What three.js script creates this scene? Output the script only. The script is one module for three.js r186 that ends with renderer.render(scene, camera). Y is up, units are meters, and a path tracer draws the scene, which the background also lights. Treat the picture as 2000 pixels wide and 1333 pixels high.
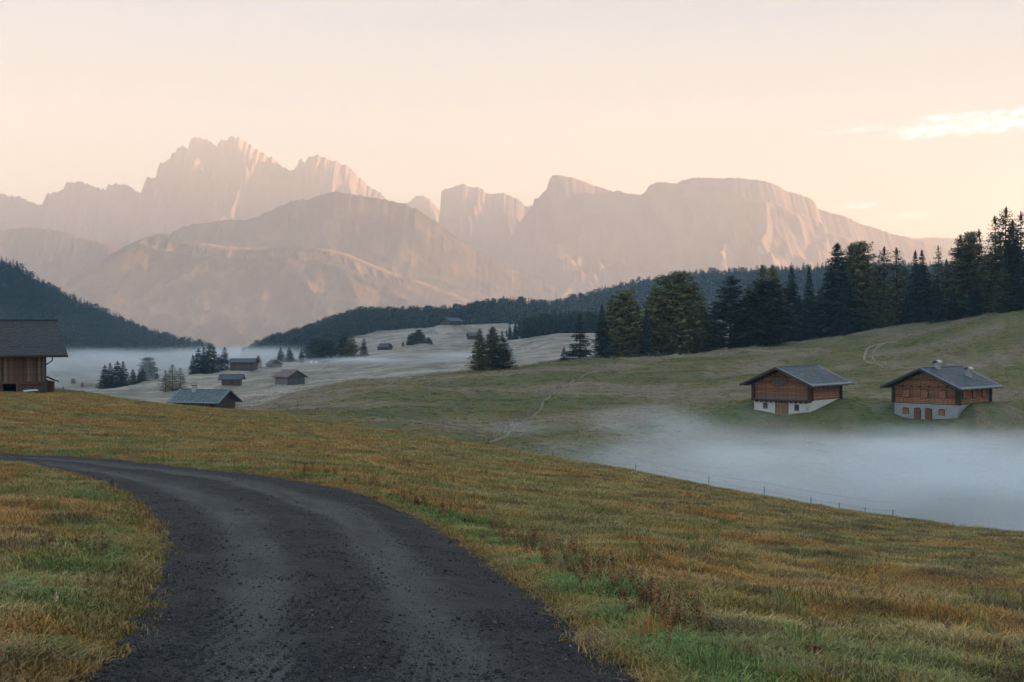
import * as THREE from 'three';
import { mergeGeometries } from 'three/addons/utils/BufferGeometryUtils.js';
import { createNoise2D, createNoise3D } from 'simplex-noise';

// ---------------------------------------------------------------- camera, sky, sun, exposure
const F = 2414, HOR = 650, EYE = 1.75;            // focal length and horizon row, in pixels of the 2000 x 1333 photograph
const scene = new THREE.Scene();
const camera = new THREE.PerspectiveCamera(2 * Math.atan(666.5 / F) * 180 / Math.PI, 2000 / 1333, 0.3, 40000);
camera.position.set(0, EYE, 0);
camera.rotation.x = -Math.atan((666.5 - HOR) / F);
const renderer = new THREE.WebGLRenderer({ antialias: true });
renderer.toneMapping = THREE.LinearToneMapping;
renderer.toneMappingExposure = 7.6;
renderer.shadowMap.enabled = true;

const SUN_AZ = 78 * Math.PI / 180, SUN_EL = 9 * Math.PI / 180;
const sunDir = new THREE.Vector3(Math.sin(SUN_AZ) * Math.cos(SUN_EL), Math.sin(SUN_EL), -Math.cos(SUN_AZ) * Math.cos(SUN_EL));
const sun = new THREE.DirectionalLight(new THREE.Color().setRGB(1, 0.505, 0.24), 5);
sun.position.copy(sunDir).multiplyScalar(9000);
sun.castShadow = true;
Object.assign(sun.shadow.camera, { left: -6000, right: 6000, top: 6000, bottom: -6000, near: 1, far: 30000 });
sun.shadow.mapSize.set(2048, 2048);
scene.add(sun, sun.target);

// ---------------------------------------------------------------- random numbers and noise
function rng(seed) { let a = seed >>> 0; return () => { a = (a + 0x6D2B79F5) | 0; let t = Math.imul(a ^ (a >>> 15), 1 | a); t = (t + Math.imul(t ^ (t >>> 7), 61 | t)) ^ t; return ((t ^ (t >>> 14)) >>> 0) / 4294967296; }; }
const n2 = createNoise2D(rng(11)), n2b = createNoise2D(rng(12)), n3 = createNoise3D(rng(13));
const fbm = (x, y, o = 4, f = n2) => { let s = 0, a = 0.5; for (let i = 0; i < o; i++) { s += a * f(x, y); x = x * 2.03 + 17.1; y = y * 2.03 - 9.7; a *= 0.5; } return s; };
const ridged = (x, y, o = 5) => { let s = 0, a = 0.5, w = 1; for (let i = 0; i < o; i++) { let v = 1 - Math.abs(n2b(x, y)); v *= v * w; w = Math.min(1, v * 1.8); s += a * v; x = x * 2.1 + 31; y = y * 2.1 + 7; a *= 0.5; } return s; };
const clamp = (v, a = 0, b = 1) => Math.min(b, Math.max(a, v));
const lerp = (a, b, t) => a + (b - a) * t;
const smooth = (a, b, v) => { const t = clamp((v - a) / (b - a)); return t * t * (3 - 2 * t); };
const mix3 = (a, b, t) => [lerp(a[0], b[0], t), lerp(a[1], b[1], t), lerp(a[2], b[2], t)];

// ---------------------------------------------------------------- the sky: clear dawn air and a few thin clouds
{
  const W = 4096, H = 2048, data = new Float32Array(W * H * 4), sunFlat = SUN_AZ;
  const zen = [0.047, 0.11, 0.182], mid = [0.022, 0.064, 0.104], low = [0.68, 0.565, 0.365], cool = [0.14, 0.19, 0.24], glow = [0.16, 0.085, 0.015];
  // thin clouds: [azimuth from, to, elevation, thickness, strength] in degrees
  const bands = [[16.7, 30, 8.72, 0.26, 1.0], [17.6, 30, 9.25, 0.13, 0.9], [18.4, 25, 9.02, 0.1, 0.7], [14.6, 17.2, 8.95, 0.1, 0.5], [13.2, 14.8, 8.85, 0.06, 0.3], [30, 52, 10.6, 0.8, 0.8], [14.7, 16.6, 5.62, 0.13, 0.9], [16.4, 19.5, 5.1, 0.16, 0.5], [35, 60, 5.5, 0.3, 0.5]];
  for (let r = 0; r < H; r++) {
    const el = ((r + 0.5) / H - 0.5) * Math.PI, e = Math.max(0, el), elDeg = el * 180 / Math.PI;
    const k1 = 1 - Math.exp(-e / 0.105), k2 = smooth(0.25, 1.3, e);
    for (let c = 0; c < W; c++) {
      const ph = ((c + 0.5) / W - 0.5) * 2 * Math.PI, x = Math.cos(ph) * Math.cos(el), z = Math.sin(ph) * Math.cos(el), y = Math.sin(el);
      const cosg = x * sunDir.x + y * sunDir.y + z * sunDir.z, g = Math.acos(clamp(cosg, -1, 1));
      const gl = Math.exp(-g / 0.55) * (0.55 + 0.45 * Math.exp(-e / 0.3)), aw = smooth(1.2, 3.0, g) * Math.exp(-e / 0.35);
      const away = Math.abs(Math.atan2(Math.sin(Math.atan2(x, -z) - sunFlat), Math.cos(Math.atan2(x, -z) - sunFlat)));   // the horizon opposite the sun is cool, as at dawn
      const base = mix3(mix3(mix3(low, cool, smooth(1.75, 2.6, away)), mid, k1), zen, k2);
      let v = [base[0] + glow[0] * gl - 0.02 * aw, base[1] + glow[1] * gl - 0.01 * aw, base[2] + glow[2] * gl + 0.01 * aw];
      if (elDeg > 3 && elDeg < 13) {
        const az = Math.atan2(x, -z) * 180 / Math.PI;
        if (az > 10 && az < 62) {
          let cl = 0;
          const wv = fbm(az * 0.5, elDeg * 0.8, 4) * 0.9, f = fbm(az * 0.8 + 40, elDeg * 6 - az * 1.1, 5);
          for (const [a0, a1, ec, th, s] of bands) {
            if (az < a0 - 2 || az > a1 + 2) continue;
            const along = smooth(a0 - 0.2, a0 + 0.3 * Math.min(5, a1 - a0), az) * (1 - smooth(a1 - 0.4 * Math.min(5, a1 - a0), a1 + 0.2, az)), dy = (elDeg - ec - 0.035 * (az - a0) - wv * th * 0.5) / th;
            cl = Math.max(cl, along * s * clamp(Math.exp(-dy * dy) * (0.8 + 1.7 * f) * 1.3 - 0.15));
          }
          if (cl > 0) { cl = clamp(cl); v = mix3(v, [v[0] * 1.1 + 0.17, v[1] * 1.1 + 0.19, v[2] * 1.1 + 0.22], cl); }
        }
      }
      const i = (r * W + c) * 4; data[i] = v[0]; data[i + 1] = v[1]; data[i + 2] = v[2]; data[i + 3] = 1;
    }
  }
  const sky = new THREE.DataTexture(data, W, H, THREE.RGBAFormat, THREE.FloatType);
  sky.mapping = THREE.EquirectangularReflectionMapping; sky.magFilter = sky.minFilter = THREE.LinearFilter; sky.colorSpace = THREE.LinearSRGBColorSpace; sky.needsUpdate = true;
  scene.background = sky; scene.environment = sky;
}
scene.fog = new THREE.FogExp2(new THREE.Color().setRGB(0.84, 0.96, 1.0), 0.00021);

// ---------------------------------------------------------------- helpers for naming and meshes
const taken = {};
const numbered = (n) => { const k = taken[n] = (taken[n] ?? -1) + 1; return k ? n + '_' + String(k).padStart(3, '0') : n; };
function mesh(name, geo, mat, parent) { const m = new THREE.Mesh(geo, mat); m.name = name; m.castShadow = m.receiveShadow = true; if (parent) parent.add(m); return m; }
function structure(name, geo, mat) { const m = mesh(numbered(name), geo, mat, scene); m.userData.kind = 'structure'; return m; }
function thing(name, label, category, group) { const g = new THREE.Group(); g.name = numbered(name); g.userData = { label, category }; if (group) g.userData.group = group; scene.add(g); return g; }
function gridGeometry(nu, nv, at, uvScale, colors) {
  const pos = new Float32Array(nu * nv * 3), uv = new Float32Array(nu * nv * 2), col = colors ? new Float32Array(nu * nv * 3) : null, idx = new Uint32Array((nu - 1) * (nv - 1) * 6);
  let k = 0;
  for (let j = 0; j < nv; j++) for (let i = 0; i < nu; i++) {
    const p = at(i, j), q = j * nu + i; pos.set(p, q * 3); uv[q * 2] = p[0] * uvScale; uv[q * 2 + 1] = p[2] * uvScale;
    if (j && i) { const a = q - nu - 1, b = q - nu, c = q - 1; idx[k++] = a; idx[k++] = b; idx[k++] = c; idx[k++] = b; idx[k++] = q; idx[k++] = c; }
  }
  const g = new THREE.BufferGeometry();
  g.setAttribute('position', new THREE.BufferAttribute(pos, 3)); g.setAttribute('uv', new THREE.BufferAttribute(uv, 2)); g.setIndex(new THREE.BufferAttribute(idx, 1));
  g.computeVertexNormals();
  if (colors) { const nrm = g.attributes.normal; for (let q = 0; q < nu * nv; q++) col.set(colors(pos[q * 3], pos[q * 3 + 1], pos[q * 3 + 2], nrm.getY(q), q), q * 3); g.setAttribute('color', new THREE.BufferAttribute(col, 3)); }
  return g;
}
function dataTexture(size, fn, srgb) {
  const d = new Uint8Array(size * size * 4);
  for (let j = 0; j < size; j++) for (let i = 0; i < size; i++) { const v = fn(i / size, j / size), q = (j * size + i) * 4; d[q] = 255 * clamp(v[0]); d[q + 1] = 255 * clamp(v[1]); d[q + 2] = 255 * clamp(v[2]); d[q + 3] = 255; }
  const t = new THREE.DataTexture(d, size, size, THREE.RGBAFormat); t.wrapS = t.wrapT = THREE.RepeatWrapping; t.magFilter = THREE.LinearFilter; t.minFilter = THREE.LinearMipmapLinearFilter; t.generateMipmaps = true;
  if (srgb) t.colorSpace = THREE.SRGBColorSpace; t.needsUpdate = true; return t;
}
// seamless noise on a unit square
const tile = (u, v, f, o, seed = 0) => { let s = 0, a = 0.5; for (let i = 0; i < o; i++) { const A = u * 2 * Math.PI, B = v * 2 * Math.PI, R = f / (2 * Math.PI); s += a * (n3(Math.cos(A) * R + seed, Math.sin(A) * R + Math.cos(B) * R, Math.sin(B) * R - seed)); f *= 2; a *= 0.55; } return s; };

// ---------------------------------------------------------------- the lie of the land: height profiles along lines of sight
// each line: [column, [distance, row], ...] read from the photograph; between them the land is interpolated
const PROFILES = [
  [-1300, [6.5, 1300], [10, 1120], [16, 985], [24, 890], [32, 850], [45, 810], [60, 785], [75, 765], [88, 755], [110, 775], [160, 785], [230, 785], [320, 770], [450, 755], [600, 740], [800, 700], [1000, 560], [1150, 500], [1400, 560], [2600, 660]],
  [-500, [6.5, 1300], [10, 1125], [16, 995], [20, 945], [25, 905], [28, 890], [32, 876], [45, 832], [60, 798], [75, 775], [88, 762], [110, 782], [160, 795], [230, 790], [320, 770], [450, 758], [600, 742], [800, 705], [1000, 540], [1150, 470], [1400, 540], [2600, 660], [9000, 690]],
  [0, [6.5, 1310], [10, 1130], [15, 1010], [20, 950], [25, 914], [28, 902], [32, 888], [45, 846], [60, 808], [75, 782], [88, 768], [105, 780], [160, 795], [230, 790], [320, 775], [450, 765], [600, 752], [760, 726], [850, 680], [1000, 598], [1150, 545], [1400, 605], [2600, 670], [9000, 690]],
  [180, [6.5, 1325], [10, 1143], [13, 1062], [16, 1002], [20, 951], [25, 918], [28, 904], [32, 889], [45, 850], [60, 816], [75, 791], [86, 777], [102, 788], [160, 800], [230, 795], [300, 778], [360, 765], [450, 765], [600, 750], [780, 726], [880, 695], [1000, 655], [1150, 628], [1400, 660], [2600, 685], [9000, 690]],
  [350, [6.5, 1333], [10, 1150], [13, 1068], [16, 1003], [20, 954], [24, 926], [28, 908], [40, 870], [55, 836], [70, 812], [84, 795], [100, 806], [130, 815], [180, 815], [240, 806], [270, 798], [310, 780], [345, 765], [420, 737], [470, 742], [600, 738], [800, 722], [950, 710], [1050, 699], [1200, 692], [1500, 696], [2600, 697], [9000, 700]],
  [480, [6.5, 1333], [10, 1152], [16, 1005], [20, 957], [24, 931], [28, 913], [40, 876], [55, 846], [70, 822], [82, 806], [98, 818], [150, 818], [200, 806], [250, 793], [300, 773], [340, 757], [400, 738], [480, 721], [560, 716], [700, 712], [900, 704], [1100, 700], [1300, 700], [2600, 700], [9000, 701]],
  [600, [6.5, 1333], [10, 1152], [14, 1048], [18, 985], [24, 935], [32, 902], [45, 872], [60, 848], [80, 821], [96, 833], [125, 835], [160, 815], [190, 788], [215, 768], [235, 762], [265, 765], [300, 754], [340, 742], [400, 726], [480, 710], [560, 703], [700, 690], [800, 684], [900, 678], [1050, 675], [1300, 684], [2600, 692], [9000, 694]],
  [700, [6.5, 1333], [10, 1153], [14, 1052], [18, 988], [24, 942], [32, 910], [45, 882], [60, 856], [78, 835], [95, 850], [125, 850], [150, 822], [180, 787], [210, 756], [230, 749], [260, 753], [300, 745], [380, 725], [450, 710], [520, 699], [600, 686], [700, 668], [780, 655], [850, 647], [1000, 642], [1300, 668], [2600, 692], [9000, 694]],
  [820, [6.6, 1333], [10, 1160], [14, 1068], [19, 1005], [26, 957], [36, 918], [48, 888], [60, 868], [74, 853], [90, 870], [118, 872], [140, 845], [170, 800], [205, 758], [235, 740], [246, 736], [270, 740], [310, 730], [380, 713], [460, 697], [560, 678], [640, 662], [720, 648], [800, 642], [900, 642], [1300, 660], [2600, 692], [9000, 694]],
  [950, [6.7, 1333], [9, 1215], [12, 1122], [16, 1060], [22, 1000], [30, 955], [42, 920], [55, 893], [70, 876], [85, 892], [105, 900], [125, 878], [150, 838], [180, 793], [210, 757], [240, 731], [255, 724], [280, 728], [320, 718], [400, 702], [480, 688], [560, 672], [640, 656], [720, 641], [800, 634], [900, 632], [1100, 630], [1300, 640], [2600, 692], [9000, 694]],
  [1100, [6.8, 1333], [9, 1222], [12, 1132], [16, 1072], [22, 1016], [30, 975], [42, 940], [55, 913], [66, 902], [80, 918], [98, 932], [118, 890], [140, 846], [170, 803], [205, 762], [240, 726], [262, 710], [270, 707], [295, 710], [340, 698], [420, 678], [500, 660], [540, 653], [600, 655], [720, 645], [850, 632], [1000, 618], [1150, 612], [1350, 622], [2600, 692], [9000, 694]],
  [1250, [6.8, 1333], [9, 1228], [12, 1142], [16, 1082], [22, 1031], [30, 992], [42, 958], [52, 938], [62, 928], [76, 945], [92, 968], [106, 950], [120, 905], [140, 855], [165, 815], [195, 775], [225, 742], [255, 713], [275, 701], [282, 699], [310, 703], [360, 692], [430, 675], [520, 660], [650, 645], [800, 630], [950, 618], [1150, 595], [1300, 580], [1600, 610], [2600, 690], [9000, 692]],
  [1500, [7.2, 1333], [10, 1222], [14, 1138], [20, 1076], [28, 1035], [38, 1003], [48, 984], [55, 976], [66, 990], [80, 1010], [95, 1000], [110, 955], [125, 895], [140, 842], [148, 813], [157, 789], [170, 775], [190, 760], [220, 735], [250, 705], [280, 682], [296, 676], [330, 680], [420, 670], [600, 650], [900, 610], [1200, 575], [1400, 556], [1700, 590], [2600, 690], [9000, 692]],
  [1750, [7.8, 1333], [11, 1218], [15, 1148], [22, 1094], [30, 1060], [40, 1030], [48, 1017], [60, 1035], [75, 1055], [92, 1045], [110, 985], [125, 925], [140, 862], [150, 827], [160, 799], [172, 782], [190, 762], [215, 731], [240, 698], [265, 665], [280, 646], [290, 640], [330, 648], [500, 640], [900, 600], [1300, 560], [1500, 548], [1800, 580], [2600, 690], [9000, 692]],
  [2000, [8.5, 1333], [12, 1212], [16, 1152], [22, 1110], [30, 1075], [40, 1048], [52, 1070], [70, 1085], [90, 1060], [110, 985], [130, 905], [150, 838], [160, 812], [172, 792], [190, 760], [210, 715], [230, 665], [246, 620], [256, 605], [300, 606], [500, 620], [1000, 590], [1500, 555], [1800, 575], [2600, 690], [9000, 692]],
  [2500, [9, 1333], [12, 1240], [16, 1180], [22, 1140], [30, 1105], [36, 1095], [48, 1110], [70, 1120], [90, 1080], [110, 985], [130, 895], [150, 820], [172, 760], [190, 715], [215, 650], [235, 600], [250, 570], [300, 550], [500, 560], [1000, 520], [1500, 500], [2600, 640]],
  [3300, [9, 1340], [12, 1250], [16, 1190], [22, 1150], [30, 1120], [48, 1110], [70, 1090], [90, 1030], [110, 940], [130, 850], [150, 770], [172, 710], [190, 660], [215, 600], [250, 540], [300, 510], [500, 500], [1000, 480], [1500, 480], [2600, 640]],
];
function pchip(xs, ys) {
  const n = xs.length, d = [], m = [];
  for (let i = 0; i < n - 1; i++) d.push((ys[i + 1] - ys[i]) / (xs[i + 1] - xs[i]));
  for (let i = 0; i < n; i++) {
    if (i === 0 || i === n - 1) { m.push(d[Math.min(i, n - 2)]); continue; }
    if (d[i - 1] * d[i] <= 0) { m.push(0); continue; }
    const h0 = xs[i] - xs[i - 1], h1 = xs[i + 1] - xs[i], w1 = 2 * h1 + h0, w2 = h1 + 2 * h0; m.push((w1 + w2) / (w1 / d[i - 1] + w2 / d[i]));
  }
  return (x) => {
    if (x <= xs[0]) return ys[0]; if (x >= xs[n - 1]) return ys[n - 1];
    let i = 0; while (x > xs[i + 1]) i++;
    const h = xs[i + 1] - xs[i], t = (x - xs[i]) / h, t2 = t * t, t3 = t2 * t;
    return (2 * t3 - 3 * t2 + 1) * ys[i] + (t3 - 2 * t2 + t) * h * m[i] + (-2 * t3 + 3 * t2) * ys[i + 1] + (t3 - t2) * h * m[i + 1];
  };
}
const LOG0 = Math.log(6.5), LOGN = 700, LOGSTEP = (Math.log(9500) - LOG0) / LOGN;
const lines = PROFILES.map(([px, ...pts]) => {
  const f = pchip(pts.map((p) => Math.log(p[0])), pts.map((p) => (HOR - p[1]) / F * p[0]));
  const tab = new Float32Array(LOGN + 2); for (let i = 0; i < LOGN + 2; i++) tab[i] = f(LOG0 + i * LOGSTEP);
  return { px, tab };
});
function land0(x, z) {                              // the land without its small bumps
  const d = Math.max(6.5, -z), px = clamp(1000 + F * x / d, -1300, 3300);
  let i = 0; while (i < lines.length - 2 && px > lines[i + 1].px) i++;
  const q = (Math.log(d) - LOG0) / LOGSTEP, k = Math.min(LOGN, q | 0), u = q - k, h = (j) => { const l = lines[clamp(j, 0, lines.length - 1)].tab; return l[k] + (l[k + 1] - l[k]) * u; };
  const x1 = lines[i].px, x2 = lines[i + 1].px, t = (px - x1) / (x2 - x1), y0 = h(i - 1), y1 = h(i), y2 = h(i + 1), y3 = h(i + 2);
  const x0 = i ? lines[i - 1].px : x1 - 400, x3 = i + 2 < lines.length ? lines[i + 2].px : x2 + 400, m1 = (y2 - y0) / (x2 - x0) * (x2 - x1) * 0.8, m2 = (y3 - y1) / (x3 - x1) * (x2 - x1) * 0.8, t2 = t * t, t3 = t2 * t;
  return EYE + (2 * t3 - 3 * t2 + 1) * y1 + (t3 - 2 * t2 + t) * m1 + (-2 * t3 + 3 * t2) * y2 + (t3 - t2) * m2;
}
// where the sight line through a pixel meets the land beyond a given distance
function hit(px, py, from = 6.5, to = 1400) {
  let a = from; const over = (d) => EYE + (HOR - py) / F * d - land0((px - 1000) / F * d, -d);
  for (let d = from; d < to; d *= 1.004) { if (over(d) < 0) { let lo = a, hi = d; for (let i = 0; i < 20; i++) { const m = (lo + hi) / 2; if (over(m) < 0) hi = m; else lo = m; } return [(px - 1000) / F * lo, -lo]; } a = d; }
  return [(px - 1000) / F * a, -a];
}
const atDepth = (px, d) => [(px - 1000) / F * d, -d];

// ---------------------------------------------------------------- the course of the road: left and right edge in pairs
const EDGES = [[[200, 1333], [1215, 1333]], [[300, 1180], [1070, 1205]], [[330, 1080], [945, 1105]], [[320, 1030], [820, 1022]], [[280, 982], [690, 966]], [[215, 946], [555, 937]], [[110, 919], [380, 916]], [[0, 903], [150, 894]], [[-160, 893], [-60, 885]], [[-420, 880], [-330, 873]]];
const roadPairs = EDGES.map(([l, r]) => [hit(...l), hit(...r)]);
roadPairs.unshift([[-1.0, 6], [2.0, 6.2]], [[-1.55, 0], [1.3, 0]]);
const curveL = new THREE.CatmullRomCurve3(roadPairs.map((p) => new THREE.Vector3(p[0][0], 0, p[0][1])), false, 'centripetal');
const curveR = new THREE.CatmullRomCurve3(roadPairs.map((p) => new THREE.Vector3(p[1][0], 0, p[1][1])), false, 'centripetal');
const ROADN = 500, roadL = [], roadR = [], roadLen = [0];
for (let i = 0; i <= ROADN; i++) { roadL.push(curveL.getPoint(i / ROADN)); roadR.push(curveR.getPoint(i / ROADN)); if (i) roadLen.push(roadLen[i - 1] + Math.hypot((roadL[i].x + roadR[i].x - roadL[i - 1].x - roadR[i - 1].x) / 2, (roadL[i].z + roadR[i].z - roadL[i - 1].z - roadR[i - 1].z) / 2)); }
// a lookup grid: how far a place lies outside (positive) or inside (negative) the road, and how far across
const RG = { x0: -34, z0: -45, s: 0.1, nx: 420, nz: 520 }; RG.d = new Float32Array(RG.nx * RG.nz).fill(9); RG.e = new Float32Array(RG.nx * RG.nz).fill(9); RG.u = new Float32Array(RG.nx * RG.nz);
for (let i = 0; i <= ROADN; i++) {
  const l = roadL[i], r = roadR[i], w = Math.hypot(r.x - l.x, r.z - l.z);
  for (let k = -30; k <= 130; k++) {
    const u = k / 100, x = lerp(l.x, r.x, u), z = lerp(l.z, r.z, u), gx = Math.round((x - RG.x0) / RG.s), gz = Math.round((z - RG.z0) / RG.s);
    for (let a = -2; a <= 2; a++) for (let b = -2; b <= 2; b++) {
      const X = gx + a, Z = gz + b; if (X < 0 || Z < 0 || X >= RG.nx || Z >= RG.nz) continue;
      const d = u < 0 ? -u * w : u > 1 ? (u - 1) * w : -Math.min(u, 1 - u) * w, q = Z * RG.nx + X, e = Math.hypot(RG.x0 + X * RG.s - x, RG.z0 + Z * RG.s - z);
      if (e < RG.e[q]) { RG.e[q] = e; RG.d[q] = d; RG.u[q] = u; }
    }
  }
}
function roadAt(x, z) { const X = Math.round((x - RG.x0) / RG.s), Z = Math.round((z - RG.z0) / RG.s); return X < 0 || Z < 0 || X >= RG.nx || Z >= RG.nz ? 9 : RG.d[Z * RG.nx + X] - 0.1; }
const roadU = (x, z) => { const X = Math.round((x - RG.x0) / RG.s), Z = Math.round((z - RG.z0) / RG.s); return X < 0 || Z < 0 || X >= RG.nx || Z >= RG.nz ? -9 : RG.u[Z * RG.nx + X]; };
function bumps(x, z) {
  const d = Math.hypot(x, z);
  let b = 0;
  if (d < 130) b += (fbm(x * 0.9, z * 0.9, 3) * 0.06 + fbm(x * 0.22, z * 0.22, 3) * 0.12) * (1 - smooth(90, 130, d));
  b += fbm(x * 0.03, z * 0.055, 4) * 0.9 * smooth(80, 160, d) + fbm(x * 0.16, z * 0.3, 3) * 0.22 * smooth(100, 160, d) * (1 - smooth(420, 600, d));
  return b;
}
function roadBase(x, z) { return land0(x, z) + fbm(x * 0.35, z * 0.35, 2) * 0.03; }
function landRaw(x, z) {
  const r = roadAt(x, z), k = smooth(0.0, 1.0, r);
  return lerp(roadBase(x, z), land0(x, z) + bumps(x, z), k) + 0.05 * smooth(0.05, 0.5, r) - 0.10 * smooth(0.0, -0.25, r);
}
const pads = [];                                    // ground levelled or heaped round a building: { x, z, turn, W, L, base, rise(u, v), reach }
function land(x, z) {
  let y = landRaw(x, z);
  for (const p of pads) {
    const dx = x - p.x, dz = z - p.z; if (dx * dx + dz * dz > p.far) continue;
    const u = dx * Math.cos(p.turn) - dz * Math.sin(p.turn), v = -(dx * Math.sin(p.turn) + dz * Math.cos(p.turn));
    const ou = Math.max(0, Math.abs(u) - p.W / 2), ov = v < 0 ? -v : Math.max(0, v - p.L), w = 1 - smooth(p.flat, p.reach, Math.hypot(ou, ov));
    if (w > 0) y = lerp(y, p.base + p.rise(u, v), w);
  }
  return y;
}

// ---------------------------------------------------------------- ground colours (what grows there)
const GR = { green: [0.11, 0.132, 0.034], olive: [0.205, 0.166, 0.044], straw: [0.36, 0.262, 0.1], rust: [0.315, 0.152, 0.032], earth: [0.1, 0.07, 0.04], frost: [0.56, 0.475, 0.4], lush: [0.095, 0.155, 0.032], heath: [0.3, 0.232, 0.16] };
const houseSpots = [];
function nearColour(x, z) {
  const r = roadAt(x, z), a = fbm(x * 0.11 + 5, z * 0.16, 4), b = fbm(x * 0.35 - 8, z * 0.6 + 3, 4), c = fbm(x * 1.4, z * 2.0 + 50, 3), d = -z;
  let v = mix3(GR.olive, GR.straw, smooth(-0.25, 0.35, b + c * 0.4));
  v = mix3(v, GR.green, 0.6 * smooth(0.12, 0.42, a + b * 0.5));
  v = mix3(v, GR.rust, 0.8 * smooth(0.02, 0.35, -a + c * 0.45 - 0.02 + 0.14 * smooth(14, 28, d) * smooth(0, 8, -x) + 0.14 * smooth(1.2, 0.1, r)));
  v = mix3(v, GR.earth, 0.75 * smooth(0.14, 0.4, fbm(x * 0.5 + 77, z * 0.8, 4) + 0.15 * smooth(2, 6, x)));
  if (r < 2.2) { const g = fbm(x * 0.6 + 9, z * 0.6, 3) + (roadU(x, z) > 1 ? 0.14 : -0.05); v = mix3(v, GR.lush, 0.85 * smooth(1.7, 0.8, r) * smooth(0.1, 0.4, r) * smooth(-0.15, 0.2, g)); v = mix3(v, [0.18, 0.115, 0.028], 0.7 * smooth(roadU(x, z) > 1 ? 0.4 : 0.8, 0.05, r)); }
  return v;
}
function groundColour(x, z) {
  const north = -z, R = Math.hypot(x, z);
  const near = R < 110 ? nearColour(x, z) : [0, 0, 0];
  let v = near;
  if (R > 80) {
    const a = fbm(x * 0.02, z * 0.035, 4), b = fbm(x * 0.09 + 40, z * 0.2, 4), c = fbm(x * 0.4, z * 0.9, 3);
    let m = mix3(GR.olive, GR.straw, 0.55 * smooth(-0.3, 0.4, b + 0.5 * c));
    m = mix3(m, GR.heath, 0.85 * smooth(-0.12, 0.3, a + 0.4 * b));
    m = mix3(m, GR.green, 0.75 * smooth(0.0, 0.3, -a + 0.5 * b));
    m = mix3(m, GR.earth, 0.4 * smooth(0.22, 0.45, fbm(x * 0.25 + 7, z * 0.8, 3)));
    for (const [hx, hz, hr] of houseSpots) { const q = Math.hypot(x - hx, (z - hz) * 1.1); if (q < hr * 2) m = mix3(m, GR.lush, 0.75 * smooth(hr * 1.9, hr * 0.6, q + b * 8)); }
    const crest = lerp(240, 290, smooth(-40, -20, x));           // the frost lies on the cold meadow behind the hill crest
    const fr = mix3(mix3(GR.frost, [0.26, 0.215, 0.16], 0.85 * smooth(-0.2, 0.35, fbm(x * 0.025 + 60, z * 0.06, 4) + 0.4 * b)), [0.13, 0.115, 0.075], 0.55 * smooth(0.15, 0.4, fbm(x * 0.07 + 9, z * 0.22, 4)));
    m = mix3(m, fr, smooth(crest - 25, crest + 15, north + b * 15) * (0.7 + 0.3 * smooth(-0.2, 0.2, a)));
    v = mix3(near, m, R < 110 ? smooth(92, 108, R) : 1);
  }
  return v;
}
const grassMap = dataTexture(1024, (u, v) => { const a = tile(u, v, 60, 4, 1), b = tile(u, v, 9, 4, 5), s = 0.72 + 0.36 * a + 0.26 * b; return [s * (1 + 0.1 * b), s, s * (0.95 - 0.12 * b)]; }, false);
const grassBump = dataTexture(1024, (u, v) => { const s = 0.5 + 0.5 * tile(u, v, 70, 4, 9) + 0.25 * tile(u, v, 14, 3, 3); return [s, s, s]; }, false);
function buildGround() {
  const az = [];
  for (let a = -180; a < -29; a += 3) az.push(a);
  for (let a = -29; a < 29.01; a += 0.13) az.push(a);
  for (let a = 32; a <= 180.1; a += 3) az.push(a);
  const rad = [0.01]; for (let r = 1.5; r < 9400; r *= r < 450 ? 1.019 : r < 1700 ? 1.014 : 1.04) rad.push(r);
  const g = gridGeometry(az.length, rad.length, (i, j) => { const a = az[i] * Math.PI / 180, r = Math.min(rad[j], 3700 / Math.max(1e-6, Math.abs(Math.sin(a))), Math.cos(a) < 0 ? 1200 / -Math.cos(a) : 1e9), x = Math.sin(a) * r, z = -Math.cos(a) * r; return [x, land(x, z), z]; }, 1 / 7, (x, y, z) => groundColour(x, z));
  structure('meadow_ground', g, new THREE.MeshStandardMaterial({ vertexColors: true, map: grassMap, bumpMap: grassBump, bumpScale: 0.12, roughness: 0.95 }));
}

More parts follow.
